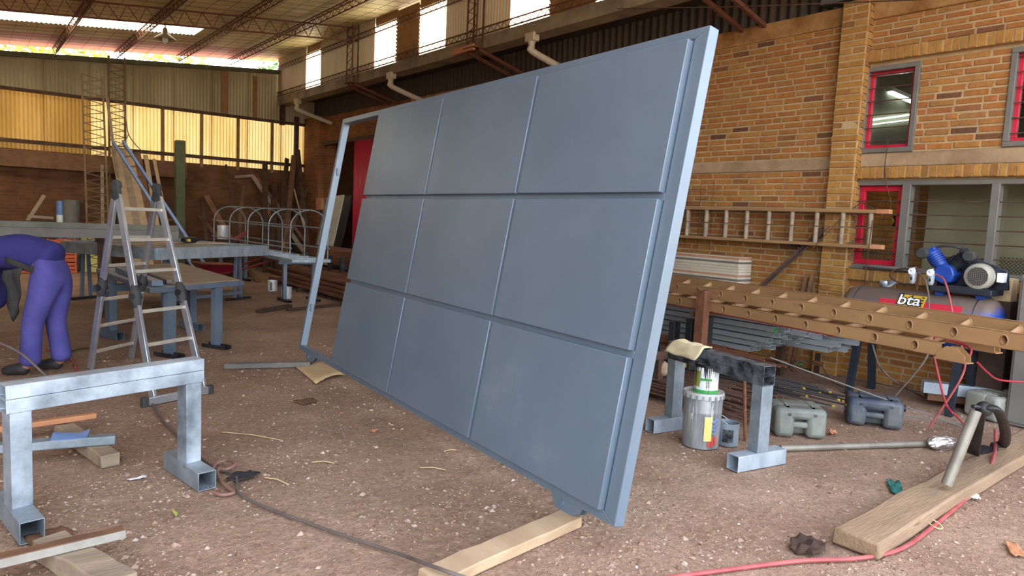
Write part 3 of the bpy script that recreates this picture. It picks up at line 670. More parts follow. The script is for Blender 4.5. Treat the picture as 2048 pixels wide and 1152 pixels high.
# room behind the dark doorway
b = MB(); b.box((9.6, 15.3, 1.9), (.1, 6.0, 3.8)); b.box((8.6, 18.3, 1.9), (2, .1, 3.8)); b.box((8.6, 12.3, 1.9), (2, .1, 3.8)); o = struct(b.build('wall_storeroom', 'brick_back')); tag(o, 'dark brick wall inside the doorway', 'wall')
o = struct(MB().box((8.7, 15.3, .0), (2.2, 6, .02)).build('floor_storeroom', 'dirt')); tag(o, 'dirt floor inside the dark doorway', 'floor')
o = struct(MB().box((7.46, 15.2, 3.24), (.12, 4.3, .09)).build('lintel', 'rust_dark')); tag(o, 'rusty steel lintel over the dark doorway', 'lintel')
t = thing('sliding_door', 'crimson corrugated sliding door partly hidden by the gate', 'door', (7.4, 14.6, 0))
b = MB().corr((7.38, 13.0, .15), (0, 2.38, 0), (0, 0, 3.03), (-1, 0, 0), pitch=.09, amp=.012, trap=True); b.build('door_sheet', 'red_door', t, recalc=False, solid=.004)
MB().box((7.42, 14.2, 3.2), (.03, 2.5, .05)).build('top_rail', 'rust_dark', t); MB().box((7.41, 15.36, 1.66), (.03, .05, 3.0)).build('edge_frame', 'red_door', t)

# ---- trees outside, behind the gap
def tree(X, Y, zc, r, m, label, seed):
    rd = random.Random(seed); t = thing('tree', label, 'tree', (X, Y, 0), group='trees behind the back wall')
    MB().tube([(X, Y, -.05), (X+.2, Y, 2), (X-.1, Y+.1, zc)], [.18, .14, .07], 8).build('trunk', 'trunk', t)
    b = MB()
    for k in range(1500):
        d = V((rd.gauss(0, 1), rd.gauss(0, 1), rd.gauss(0, .7))).normalized()*r*rd.random()**.4; p = V((X, Y, zc))+d; s = rd.uniform(.07, .16)
        a = V((rd.gauss(0, 1), rd.gauss(0, 1), rd.gauss(0, 1))).normalized(); c = a.cross(V((rd.gauss(0, 1), rd.gauss(0, 1), rd.gauss(0, 1)))).normalized()
        b.add([p-a*s, p+c*s*.5, p+a*s, p-c*s*.5], [(0, 1, 2, 3)])
    b.build('foliage', m, t, smooth=False, recalc=False)
tree(-1.6, 25.5, 5.7, 2.0, 'leaf', 'leafy green tree outside, behind the far left of the gap', 1); tree(2.6, 26.5, 5.6, 1.8, 'leaf_yellow', 'yellow-green tree outside, behind the middle of the gap', 2)
tree(6.4, 27.5, 5.6, 1.7, 'leaf_yellow', 'pale green tree outside, right of the middle of the gap', 3); tree(10.2, 26.5, 6.0, 1.5, 'leaf', 'small green tree outside, behind the right end of the gap', 4)

# ================================================================== THE GATE
GB = G(1228, 1055, .115); GA = (G(597, 697, .115)-GB).normalized(); GK = (CAMH-.115)/(CAMH-.06)
GU = V((.173, -.013, .985)); GU = (GU - GA*GU.dot(GA)).normalized(); GN = GA.cross(GU).normalized()     # GN points away from the camera side
GL, GH = 4.88, 2.46
def gp(u, v, n=0): return GB + GA*(u*GK) + GU*(v*GK) + GN*n
gate = thing('gate', 'large blue-grey steel sliding gate leaning, with nine raised panels', 'gate', (GB.x, GB.y, 0))
def gbox(b, u0, u1, v0, v1, n0, n1):
    return b.hexa([gp(u0, v0, n0), gp(u1, v0, n0), gp(u1, v1, n0), gp(u0, v1, n0), gp(u0, v0, n1), gp(u1, v0, n1), gp(u1, v1, n1), gp(u0, v1, n1)])
D = .065
def gquad(b, pts, n0, n1): return b.hexa([gp(u, v, n0) for u, v in pts] + [gp(u, v, n1) for u, v in pts])
gquad(MB(), [(0, 0), (.085, .05), (.085, GH-.05), (0, GH)], 0, D).build('end_stile', 'gate_paint', gate, bevel=.004)
gquad(MB(), [(GL, 0), (GL-.05, .05), (GL-.05, GH-.05), (GL, GH)], 0, D).build('end_stile', 'gate_paint', gate, bevel=.004)
gquad(MB(), [(0, 0), (GL, 0), (GL-.05, .05), (.085, .05)], 0, D).build('bottom_rail', 'gate_paint', gate, bevel=.004)
gquad(MB(), [(0, GH), (GL, GH), (GL-.05, GH-.05), (.085, GH-.05)], 0, D).build('top_rail', 'gate_paint', gate, bevel=.004)
gbox(MB(), .085, 3.83, .05, GH-.05, .012, .03).build('backing_sheet', 'gate_paint', gate)
for v in (.8275, 1.6175): gbox(MB(), .085, 3.835, v-.02, v+.02, .001, .012).build('cross_rail', 'gate_paint', gate, bevel=.002)
for u in (1.333, 2.588): gbox(MB(), u-.012, u+.012, .05, GH-.05, .0, .012).build('mullion', 'gate_paint', gate, bevel=.002)
gbox(MB(), 3.80, 3.85, .05, GH-.05, .012, .05).build('mullion', 'gate_paint', gate, bevel=.002)
for (v0, v1) in ((.05, .81), (.845, 1.60), (1.635, 2.40)):
    for (u0, u1) in ((.095, 1.318), (1.347, 2.574), (2.602, 3.848)):
        b = MB(); gbox(b, u0, u1, v0, v1, -.032, .012); b.build('panel', 'gate_paint', gate, bevel=.0035)
for u in (.40, 4.55):
    h = MB(); pr = [(-.17, .02), (-.13, -.042), (-.08, -.064), (.05, -.064), (.07, -.045), (.12, .02)]
    h.plate([gp(u+a, c, .005) for a, c in pr], .012, GN); h.plate([gp(u+a, c, .05) for a, c in pr], .012, GN); hs = h.build('wheel_housing', 'gate_paint', gate)
    b = MB().lathe([(0, -.002), (.016, -.002), (.016, .008), (0, .008)], gp(u, -.025, .003), -GN, 10); b.build('bolt', 'gate_paint', hs)
    MB().lathe([(.0, 0), (.045, 0), (.045, .03), (.0, .03)], gp(u, -.019, .018), GN, 20).build('wheel', 'galv_dirty', hs)
for v, in ((1.9,), (.45,)):
    MB().box(gp(GL-.055, v, .03), (.02, .03, .07)).build('guide_stop', 'gate_paint', gate, bevel=.004)

# ================================================================== TRESTLES IN FRONT
def trestle(label, A, B, H, m_beam, m_post, m_foot, foot_len, fdir, post=.09, group=None, foot_off=.0, beam_ext=.05, double=True, ft=.10, foot_shift=(.0, .0), pw=.085, h2=.065):
    A, B = V(A), V(B); d = (B-A).normalized(); t = thing('trestle', label, 'trestle', ((A+B)/2).to_tuple(), group=group); fd = V(fdir).normalized()
    n_ = V((0, 0, 1))
    hb = h2
    for p in (A, B):
        MB().rtube(p - fd*(foot_len/2) + V((0, 0, ft/2)) + fd*foot_shift[0], p + fd*(foot_len/2) + V((0, 0, ft/2)) + fd*foot_shift[0], ft*.95, ft, .004).build('foot', m_foot, t, bevel=.003)
        top = H - hb*(2 if double else 1)
        MB().rtube(p + V((0, 0, ft)), p + V((0, 0, top)), post, pw, .004, up=d).build('post', m_post, t, bevel=.006)
    e = d*(post/2+beam_ext)
    for k in range(2 if double else 1):
        z = H - hb*(k+.5)
        MB().rtube(A - e + V((0, 0, z)), B + e + V((0, 0, z)), .10, hb-.002, .004).build('beam', m_beam, t, bevel=.007)
    return t
fd = (G(322, 935) - G(389, 981)).normalized(); fd.z = 0
trestle('stained galvanized steel trestle in the left foreground', V((.20, 3.80, 0)), V((.985, 4.02, 0)), .672, 'galv_stained', 'galv_stained', 'galv_dirty', .46, fd, .095, ft=.10, beam_ext=.01)
fd2 = (G(1567, 928) - G(1472, 946)).normalized(); fd2.z = 0
trestle('paint-blackened steel trestle standing behind the paint cans', V((4.19, 3.24, 0)), V((4.02, 2.42, 0)), .665, 'trestle_dark', 'galv_dirty', 'galv', .44, fd2, .095, ft=.10, beam_ext=.0)

# ================================================================== STEP LADDER (folding aluminium)
FL, FR = G(308, 806), G(408, 781); BL, BR_ = G(181, 738), G(262, 716); TLp = V((1.085, 6.60, 1.645)); TRp = V((1.36, 6.42+.12, 1.645))
TLp = (FL+BL)/2; TRp = (FR+BR_)/2; TLp = V((TLp.x+.0, TLp.y+.08, 1.64)); TRp = V((TRp.x-.06, TRp.y+.0, 1.64))
lad = thing('step_ladder', 'open aluminium A-frame step ladder with folding joints', 'ladder', ((FL+BR_)/2).to_tuple())
lad_up = (FR-FL).cross(V((0, 0, 1))).normalized()
def lerp(a, b, t): return a + (b-a)*t
for (top, bot, mid) in ((TLp, FL, .53), (TRp, FR, .53), (TLp, BL, .53), (TRp, BR_, .53)):
    a = lerp(top, bot, .05); s = (FR-FL).normalized()
    MB().bar(a, lerp(top, bot, mid-.045), .028, .062, up=(bot-top).cross(s)).build('stile', 'alu', lad, bevel=.004)
    MB().bar(lerp(top, bot, mid+.045), bot + V((0, 0, .0)), .028, .062, up=(bot-top).cross(s)).build('stile', 'alu', lad, bevel=.004)
    c = lerp(top, bot, mid); k = MB().tube([lerp(top, bot, mid-.05), lerp(top, bot, mid-.02), lerp(top, bot, mid+.02), lerp(top, bot, mid+.05)], [.026, .038, .038, .026], 12).build('middle_joint', 'black_rubber', lad)
    MB().lathe([(0, -.04), (.03, -.04), (.03, .04), (0, .04)], c, s, 14).build('joint_disc', 'steel_dark', k)
for top in (TLp, TRp):
    s = (FR-FL).normalized()
    k = MB().lathe([(.0, -.025), (.036, -.025), (.042, -.015), (.042, .015), (.036, .025), (.0, .025)], top, s, 18).build('top_hinge', 'black_rubber', lad)
    for bot in ((FL, BL) if top is TLp else (FR, BR_)): MB().bar(top, lerp(top, bot, .07), .036, .058, up=(bot-top).cross(s)).build('hinge_plate', 'black_rubber', k, bevel=.006)
for (la, lb, ra, rb, nm) in ((TLp, FL, TRp, FR, 0), (TLp, BL, TRp, BR_, 1)):
    for f in (.115, .265, .415, .60, .75, .90):
        p, q = lerp(la, lb, f), lerp(ra, rb, f); up = ((lb-la).cross(q-p)).normalized()
        MB().bar(p, q, .032, .026, up=(0, 0, 1)).build('rung', 'alu_rung', lad, bevel=.003)
a, c = G(283, 806, .03), G(425, 778, .03)
sb = MB().bar(a, c, .03, .06).build('stabiliser_bar', 'alu', lad, bevel=.004)
for p, q in ((a, lerp(a, c, .08)), (lerp(a, c, .92), c)): MB().bar(p, q, .045, .075).build('rubber_foot', 'black_rubber', sb, bevel=.006)

# ================================================================== PAINT CANS
def can(name, label, c, r, h, m, lean=0, rim='galv', cat='paint can', open_top=None, n=28):
    t = thing(name, label, cat, c); c = V(c)
    MB().lathe([(0, .004), (r*.96, .004), (r*.98, 0), (r, .006), (r, h-.006), (r*1.02, h-.004), (r*1.02, h), (r*.95, h), (r*.95, h-.012 if not open_top else .02), (0, h-.012 if not open_top else .02)], c, (0, 0, 1), n).build('body', m, t)
    return t
c = G(1398, 893); bk = thing('paint_bucket', 'large silver paint bucket splashed with white paint under the small can', 'bucket', c); r, h = .155, .385; r = .132
c = V((4.075, 2.90, 0)); bk.location = c; ROOT[bk.name] = Matrix.Translation(c)
MB().lathe([(0, .006), (r*.95, .006), (r*.97, 0), (r*.97, .25*h), (r*.985, .27*h), (r*.985, .62*h), (r*1.01, .64*h), (r*1.0, .66*h), (r*1.0, h)], c, (0, 0, 1), 36).build('body', 'bucket_silver', bk)
MB().lathe([(r*1.0, h-.045), (r*1.05, h-.04), (r*1.06, h-.012), (r*1.04, h), (r*.98, h-.002), (r*.96, h-.016), (0, h-.018)], c, (0, 0, 1), 36).build('lid', 'paint_white', bk)
b = MB()
for k in range(20): a = 2*pi*k/20; b.box(c + V((math.cos(a)*r*1.06, math.sin(a)*r*1.06, h-.028)), (.006, .016, .03), a)
b.build('lid_tabs', 'galv_dirty', bk)
tocam = (C0-c); tocam.z = 0; tocam.normalize(); a0 = math.atan2(tocam.y, tocam.x)
def patch(cc, rr_, a1, a2, z1, z2, n=8, dr=.0012):
    b = MB(); b.grid(lambda u, v: cc + V((math.cos(a1+(a2-a1)*u)*(rr_+dr), math.sin(a1+(a2-a1)*u)*(rr_+dr), z1+(z2-z1)*v)), n, 1); return b
rd = random.Random(4)
b = MB()
for k in range(26):
    a = a0 + rd.uniform(-1.3, .7) ; wv = rd.uniform(.008, .03); zt = rd.uniform(.5, .9)*h; zb = zt - rd.uniform(.1, .5)*h
    b.grid(lambda u, v: c + V((math.cos(a+wv*(u-.5)*(2-1.4*(1-v)))*(r*1.012), math.sin(a+wv*(u-.5)*(2-1.4*(1-v)))*(r*1.012), max(.01, zb)+(zt-max(.01, zb))*v)), 3, 4)
tag(b.build('white_drips', 'paint_white', bk, recalc=False), kind='stuff')
patch(c, r*1.01, a0+.55, a0+.15, .06, .23).build('yellow_print', 'label_yellow', bk, recalc=False)
b = MB()
for (a1, a2, z1, z2) in ((.35, .95, .195, .215), (.40, .9, .165, .18), (.38, .95, .14, .155), (.42, .85, .118, .128)): b.grid(lambda u, v: c + V((math.cos(a0+a1+(a2-a1)*u)*r*1.012, math.sin(a0+a1+(a2-a1)*u)*r*1.012, z1+(z2-z1)*v + .01*math.sin(u*9))), 8, 1)
b.build('blue_print', 'label_blue', bk, recalc=False)
b = MB()
for (a1, a2, z1, z2) in ((.36, .5, .02, .09), (.56, .68, .02, .09), (.74, .9, .03, .09)): b.grid(lambda u, v: c + V((math.cos(a0+a1+(a2-a1)*u)*r*1.012, math.sin(a0+a1+(a2-a1)*u)*r*1.012, z1+(z2-z1)*v)), 4, 1)
b.build('red_print', 'label_red', bk, recalc=False)
# small can on top
cc = c + V((.02, .0, h-.016)); r2, h2 = .082, .205
sc = thing('paint_can', 'white and green paint can dripping black paint, standing on the silver bucket', 'paint can', cc)
MB().lathe([(0, .002), (r2, 0), (r2, h2), (r2*.93, h2), (r2*.93, h2-.03), (0, h2-.03)], cc, (0, 0, 1), 32).build('body', 'label_white', sc)
MB().lathe([(r2*1.0, h2-.02), (r2*1.05, h2-.016), (r2*1.05, h2), (r2*.9, h2+.002), (r2*.9, h2-.02)], cc, (0, 0, 1), 32).build('rim', 'paint_black', sc)
MB().lathe([(0, h2-.006), (r2*.92, h2-.006)], cc, (0, 0, 1), 24).build('dried_paint', 'wood_grey', sc)
patch(cc, r2, a0-1.6, a0+1.6, .004, .03, 20).build('green_base_band', 'label_green', sc, recalc=False)
patch(cc, r2, a0-.5, a0+.45, .095, .112, 14, .0015).build('green_stripe', 'label_green', sc, recalc=False)
patch(cc, r2, a0-1.5, a0-.55, .05, .16, 10, .0011).build('olive_print', 'label_olive', sc, recalc=False)
b = MB()
for k in range(5): b.grid(lambda u, v: cc + V((math.cos(a0+.0+.35*u)*(r2+.0014), math.sin(a0+.0+.35*u)*(r2+.0014), .05+.009*k+.003*v)), 4, 1)
b.build('small_print', 'board_grey', sc, recalc=False)
b = MB()
for (a, w_, ln) in ((-.75, .10, .06), (-.5, .07, .12), (-.2, .12, .07), (-.08, .22, .09), (.05, .09, .16), (.2, .08, .19), (.33, .1, .08), (.5, .05, .05), (-.95, .14, .17), (-1.15, .2, .1), (.75, .06, .07)):
    b.grid(lambda u, v: cc + V((math.cos(a0+a+w_*(u-.5)*(.3+.9*v*v))*(r2+.0022), math.sin(a0+a+w_*(u-.5)*(.3+.9*v*v))*(r2+.0022), h2-.01-ln*(1-v))), 3, 6)
b.build('black_drips', 'paint_black', sc, recalc=False)
c3 = V((4.25, 2.80, 0)); t = can('tin', 'small dirty grey tin beside the silver bucket', c3, .075, .16, 'galv_dirty', open_top=True, cat='tin')
MB().tube([c3+V((math.cos(a)*.075, math.sin(a)*.075, .155+.05*math.sin((a-.6)*1.0))) for a in [.6+pi*k/10 for k in range(11)]], .0025, 6).build('wire_handle', 'galv', t)
patch(c3, .075, a0-.5, a0+.5, .03, .12, 8).build('label', 'trestle_dark', t, recalc=False)
# rag on the trestle
tp = V((4.19, 3.24, .668))
def ragf(u, v):
    x = (u-.5)*.30; y = (v-.5)*.34; d_ = V((4.02, 2.42, 0))-V((4.19, 3.24, 0)); d_.normalize(); s_ = V((-d_.y, d_.x, 0)); s_ = -s_ if s_.x > 0 else s_
    z = .012 + .016*noise.noise(V((u*4, v*4, 2)))
    o_ = max(0, abs(x)-.05); z -= o_*.9*(1 if x > 0 else .35); xx = (min(abs(x), .05)+o_*.45)*(1 if x > 0 else -1)
    return tp + d_*(y+.08+.08*math.sin(u*2.5)) + s_*xx + V((0, 0, z))
tag(MB().grid(ragf, 14, 14).build('rag', 'cloth_yellow', solid=.003), 'crumpled pale yellow rag draped over the end of the blackened trestle', 'rag')

# ================================================================== JERRY CANS
def jerry(label, c, rz, L, W, H, m):
    """plastic can lying on its side: L long, W deep, H high, handle recess on the near face"""
    t = thing('jerry_can', label, 'jerry can', c, rz)
    b = bmesh.new()
    def blk(x0, x1, y0, y1, z0, z1): 
        r_ = bmesh.ops.create_cube(b, size=1); 
        for v in r_['verts']: v.co = V(((x0+x1)/2+v.co.x*(x1-x0), (y0+y1)/2+v.co.y*(y1-y0), (z0+z1)/2+v.co.z*(z1-z0)))
    me = bpy.data.meshes.new('body'); blk(-L/2, L/2, -W/2+.09, W/2, 0, H); b.to_mesh(me); b.free(); me.materials.append(MATS[m])
    o = bpy.data.objects.new('body', me); COL.objects.link(o); o.parent = t; bv = o.modifiers.new('bevel', 'BEVEL'); bv.width = .035; bv.segments = 4
    me.polygons.foreach_set('use_smooth', [True]*len(me.polygons))
    for sx in (-1, 1):
        q = MB().box((sx*(L/2-.07), -W/2+.06, H/2), (.14, .15, H*.98)).build('shoulder', m, t, local=True, bevel=.035)
    q = MB().box((0, -W/2+.03, H*.42), (L-.2, .045, .05)).build('handle', m, t, local=True, bevel=.018)
    MB().box((0, -W/2+.06, H*.80), (L-.1, .15, H*.38)).build('brow', m, t, local=True, bevel=.03)
    MB().tube([(-L/2+.1, -.02, H), (-L/2+.1, -.02, H+.004), (-L/2+.1, W/2-.02, H+.004)], .004, 6).build('mould_seam', m, t, local=True)
    for sx in (-.25, .25): MB().box((sx*L, .02, H), (.012, W*.72, .008)).build('rib', m, t, local=True, bevel=.003)
    s, u, d = V((1, 0, 0)), V((0, 1, 0)), V((0, 0, 1))
    MB().lathe([(0, 0), (.028, 0), (.028, .03), (0, .03)], (L/2-.005, -W/2+.1, H*.72), (1, 0, 0), 16).build('cap', 'black', t, local=True)
    return t
a, c = G(1545, 868), G(1665, 880); 
rzj = math.atan2(c.y-a.y, c.x-a.x)
jerry('grey jerry can lying on the dirt beside the blackened trestle', (4.96, 2.70, 0), rzj+.12, .37, .30, .225, 'jerry_grey')
jerry('dark blue-grey jerry can lying second from the trestle', (5.80, 2.50, 0), rzj-.15, .40, .27, .225, 'jerry_blue')
jerry('pale grey jerry can at the right edge of the photo', (7.0, 2.02, 0), rzj+.5, .34, .30, .22, 'jerry_light')

# ================================================================== TIMBERS, PIPES AND HOSES ON THE GROUND
def timber(name, label, p0, p1, w_, h_, m, cat='timber', rough=.004, up=(0, 0, 1), bev=.006, seed=1):
    t = MB(); p0, p1 = V(p0), V(p1); s, u, d = frame(p1-p0, V(up)); n = 8; P = []; r = random.Random(seed)
    for k in range(n+1):
        p = lerp(p0, p1, k/n)
        for a, c in ((-1, -1), (1, -1), (1, 1), (-1, 1)): P.append(p + s*(a*w_/2 + r.uniform(-rough, rough)) + u*(c*h_/2 + (r.uniform(-rough, rough) if c > 0 else 0)))
    F = [(3, 2, 1, 0), tuple(n*4+i for i in range(4))]
    for k in range(n):
        for i in range(4): j = (i+1) % 4; F.append((k*4+i, k*4+j, k*4+4+j, k*4+4+i))
    o = t.add(P, F).build(name, m, bevel=bev); return tag(o, label, cat)
def scrap(name, label, px, py, sx, sy, m, rz=0, z=.004, amp=.02, cat='scrap', flat=False):
    c_ = G(px, py, z); R = Matrix.Rotation(rz, 3, 'Z'); rs = px*.37
    b = MB(); b.grid(lambda u, v: c_ + R @ V(((u-.5)*sx*(1+.3*noise.noise(V((v*3, rs, 0)))), (v-.5)*sy*(1+.35*noise.noise(V((u*3, rs, 4)))), amp*(.55+noise.noise(V((u*3.5+rs, v*3.5, 1)))))), 10, 8)
    return tag(b.build(name, m, solid=.002), label, cat)
def ground_bar(px0, py0, px1, py1, h_): a, c = G(px0, py0, 0), G(px1, py1, 0); a.z = c.z = h_/2; return a, c
sl0 = (G(1667, 1054, .085)+G(1757, 1086, .085))/2; sl1 = (G(2048, 902, .085)+G(2005, 886, .085))/2; dd = (sl1-sl0).normalized(); sl0.z = sl1.z = .0425
timber('sleeper', 'thick weathered timber sleeper on the ground at the lower right', sl0, sl1 + dd*.6, .215, .085, 'wood_sleeper', rough=.008, bev=.012)
wl0 = (G(840, 1128, .06)+G(905, 1150, .06))/2; wl1 = (G(1110, 1020, .06)+G(1168, 1030, .06))/2; wl0.z = wl1.z = .026
timber('plank', 'pale wooden plank on the ground under the near gate wheel', wl0 - (wl1-wl0).normalized()*.04, wl1 + (wl1-wl0).normalized()*.02, .135, .052, 'wood_light')
a, c = ground_bar(448, 737, 620, 733, .05); timber('plank', 'dark plank on the ground under the far gate wheel', a, c, .07, .05, 'board_grey', seed=3)
# left foreground lumber
a, c = G(0, 1120, .105), G(247, 1062, .105); e = (c-a).normalized()
wp = timber('plank', 'plank with a whitewashed edge lying on boards in the lower left corner', a - e*.3, c, .07, .035, 'wood_brown', seed=4)
MB().bar(a - e*.3 + V((e.y, -e.x, 0))*.036, c + V((e.y, -e.x, 0))*.036, .004, .034).build('painted_edge', 'paint_edge', wp)
a, c = G(100, 1108), G(190, 1165); a.z = c.z = .042
timber('plank', 'weathered board under the whitewashed plank in the lower left corner', a, c + (c-a).normalized()*.2, .13, .084, 'wood_grey', seed=5)
scrap('board_piece', 'flat brown board piece by the left trestle foot', 98, 1072, .16, .12, 'wood_brown', .3, amp=.006)
a, c = G(-60, 900), G(192, 860); a.z = c.z = .10
timber('plank', 'orange-brown batten lying behind the left trestle', a, c, .05, .035, 'wood_orange', seed=6)
a, c = G(125, 868), G(222, 935); a.z = c.z = .04
timber('plank', 'grey steel-edged board lying under the cross battens behind the left trestle', a, c, .10, .075, 'wood_grey', seed=7)
a, c = G(-40, 935), G(232, 912); a.z = c.z = .105
timber('channel', 'grey galvanized channel resting on the board behind the left trestle', a, c, .07, .05, 'galv_dirty', seed=8, cat='channel')
ec = (c-a); pc = a + ec*.50 + V((0, -.03, .0255)); s_ = ec*.27
tag(MB().plate([pc, pc+s_, pc+s_+V((.03, .11, .02)), pc+s_*.75+V((.02, .07, .01)), pc+V((.02, .09, .02))], .003, (0, 0, 1)).build('sheet_offcut', 'label_blue'), 'small blue-grey sheet offcut lying on the galvanized channel', 'offcut')
# metal sheet by far wheel
q = [G(590, 735), G(665, 715), G(690, 752), G(632, 770)]
b = MB(); b.grid(lambda u, v: lerp(lerp(q[0], q[1], u), lerp(q[3], q[2], u), v) + V((0, 0, .012+.03*math.sin(u*3.1)*v)), 8, 6); tag(b.build('metal_sheet', 'cardboard', solid=.002), 'bent pale metal sheet on the ground beside the far gate wheel', 'sheet')
# pipes
a, c = G(1560, 903), G(1862, 893); a.z = c.z = .022
def hollow_pipe(name, label, p0, p1, r, m, cat='pipe', n=16):
    p0, p1 = V(p0), V(p1); s, u, d = frame(p1-p0); L = (p1-p0).length
    b = MB().lathe([(r, 0), (r, L), (r*.86, L), (r*.86, 0), (r, 0)], p0, d, n); return tag(b.build(name, m), label, cat)
hollow_pipe('pipe', 'long galvanized pipe lying on the ground in front of the jerry cans', a, c, .022, 'pipe_dull')
p0 = G(1893, 970, .115); p1 = PY(1952, 824, 1.62)
p1 = V((p0.x+.42, p0.y+.10, .44)); 
d_ = ray(1952, 822); k_ = (C0 + d_*((4.55)/d_.x)); p1 = k_
hollow_pipe('pipe', 'short galvanized pipe propped in the pipe vice on the sleeper', p0, p1, .03, 'pipe_dull')
vc = V((4.62, 1.55, .086)); t = thing('pipe_vice', 'black cast iron pipe vice standing on the sleeper', 'vice', vc)
top_ = PX(1968, 818, 4.62); 
q0 = G(1946, 907, .09); q1 = G(1984, 894, .09)
MB().bar(q0, top_+V((-.02, .02, -.02)), .02, .075, up=(0, 1, 0)).build('leg', 'steel_dark', t, bevel=.005)
MB().tube(spline([top_+V((-.01, 0, .01)), top_+V((.05, -.05, .0)), lerp(q1, top_, .55)+V((.07, -.07, 0)), q1+V((.05, -.05, .03)), q1], 6), .034, 10, sq=.55).build('yoke', 'steel_dark', t)
MB().ball(top_, .045, 12, 8).build('pivot', 'steel_dark', t); MB().box((q0+q1)/2+V((0, 0, .006)), (.2, .1, .012), -.2).build('base_plate', 'steel_dark', t)
MB().tube([top_+V((-.09, .03, .02)), top_+V((.05, -.02, .0))], .012, 8).build('screw_handle', 'steel_dark', t)
# crumpled foil
fc = G(1885, 898, .0); b = MB(); 
b.ball(fc+V((0, 0, .045)), (.13, .06, .05), 18, 12, Matrix.Rotation(-.5, 3, 'Z')); b.v = [p + V((noise.noise(p*22), noise.noise(p*22+V((5, 0, 0))), .6*noise.noise(p*22+V((0, 7, 0)))))*.025 for p in b.v]
tag(b.build('foil', 'foil', smooth=False), 'crumpled silver foil lying beside the pipe vice', 'foil')
def hose(name, label, pts, r, m, cat='hose', lift=0.0):
    P = spline([G(*q) if isinstance(q, tuple) else q for q in pts], 10)
    return tag(MB().tube(P, r, 8).build(name, m), label, cat)
hose('hose', 'red air hose curving across the ground past the sleeper', [(1230, 1170, .012), (1450, 1140, .012), (1600, 1122, .012), (1720, 1116, .012), (1805, 1096, .012), (1875, 1046, .012), (1935, 994, .02), (1972, 950, .05), (1988, 910, .10), (1991, 885, .115), (1991, 860, .14)], .0105, 'red_hose')
hose('hose', 'thin dark hose running from the left trestle to the plank', [(300, 800, .01), (330, 845, .01), (390, 905, .01), (428, 935, .01), (470, 950, .012), (478, 985, .01), (520, 1010, .01), (600, 1040, .01), (690, 1072, .01), (790, 1105, .012), (845, 1125, .06), (900, 1145, .065), (960, 1165, .02)], .008, 'dark_hose')
lc = G(447, 938, .012); hose('cable_loop', 'small coiled loop of reddish cable beside the right foot of the left trestle', [(424, 945, .01), (432, 928, .02), (455, 920, .03), (470, 928, .03), (455, 938, .02), (436, 940, .014), (440, 958, .01), (455, 975, .01), (468, 985, .01), (445, 990, .01), (428, 985, .01)], .009, 'cable_brown', cat='cable')
hose('cord', 'thin red cord hanging from the tan ladder to the ground', [PX(1868, 712, 5.05), PX(1880, 765, 5.06), PX(1893, 810, 5.1), PX(1915, 835, 5.2), (1930, 850, .012), (1945, 858, .012)], .007, 'red_cord', cat='cord')
hose('cord', 'red cord looping around the end of the tan ladder', [PX(1868, 677, 4.9), PX(1880, 673, 4.95), PX(1900, 680, 5.0), PX(1930, 690, 5.0), PX(1942, 700, 4.95), PX(1940, 712, 4.9)], .007, 'red_cord', cat='cord')
hose('cord', 'red cord lying under the tan ladder by the right edge', [PX(1955, 725, 5.3), PX(1975, 745, 5.6), PX(2000, 760, 6.0), PX(2060, 765, 6.2)], .007, 'red_cord', cat='cord')
# paper ring, cloth scraps, straws, leaves
rc = G(1870, 1048, .02); tag(MB().tube([rc+V((math.cos(a)*.035, math.sin(a)*.035, .0+.012*math.sin(a))) for a in [2*pi*k/20 for k in range(21)]], .003, 6).build('wire_ring', 'straw'), 'thin straw coloured ring on the ground by the red hose', 'ring')
scrap('cloth_scrap', 'dark teal cloth scrap on the dirt behind the sleeper', 1790, 975, .22, .08, 'cloth_teal', .5)
scrap('cloth_scrap', 'grey-brown rag lying in front of the left trestle foot', 485, 955, .17, .1, 'cloth_dirty', .3)
scrap('cloth_scrap', 'dark stained rag on the dirt left of the sleeper', 1615, 1095, .20, .14, 'wood_dark', .2, amp=.03)
scrap('paper', 'white paper scrap beside the red hose and sleeper', 1948, 995, .09, .05, 'white_paper', .4)
scrap('paper', 'white paper strip on the dirt between the left trestle legs', 275, 957, .09, .03, 'white_paper', .1, amp=.006)
scrap('cardboard', 'small brown cardboard square on the dirt near the far plank', 613, 803, .15, .12, 'wood_brown', .1, amp=.006)
scrap('cardboard', 'orange wood chip on the dirt left of the gate', 748, 862, .05, .04, 'wood_orange', .4, amp=.01)
scrap('cloth_scrap', 'pink paper scrap on the dirt behind the jerry cans', 1672, 748, .13, .07, 'cloth_pink', .2)
scrap('cardboard', 'orange cardboard piece on the dirt at the lower right corner', 2030, 1100, .16, .06, 'wood_orange', .5, amp=.008)
scrap('brick_piece', 'pinkish broken brick beside the grey jerry can', 1665, 868, .10, .06, 'board_rose', .3, amp=.03)
for i, (x0, y0, x1, y1, lab) in enumerate(((445, 864, 562, 880, 'long thin straw on the dirt right of the left trestle'), (530, 955, 575, 968, 'short straw near the coiled cable loop'), (840, 935, 892, 940, 'pale wood stick on the dirt below the gate middle'), (888, 903, 912, 900, 'short pale stick on the dirt close to the gate bottom rail'), (625, 924, 668, 926, 'thin grey stick on the dirt left of the gate'))):
    a, c = G(x0, y0, .006), G(x1, y1, .006); tag(MB().tube([a, (a+c)/2+V((.01, .01, .004)), c], .005, 6, sq=.5).build('straw', 'straw'), lab, 'straw')
tag(MB().plate([G(344, 1017, .006), G(350, 1022, .006), G(356, 1028, .006), G(352, 1034, .006), G(345, 1024, .006)], .002, (0, 0, 1)).build('leaf', 'leaf_yellow'), 'small yellow leaf on the dirt below the left trestle', 'leaf')

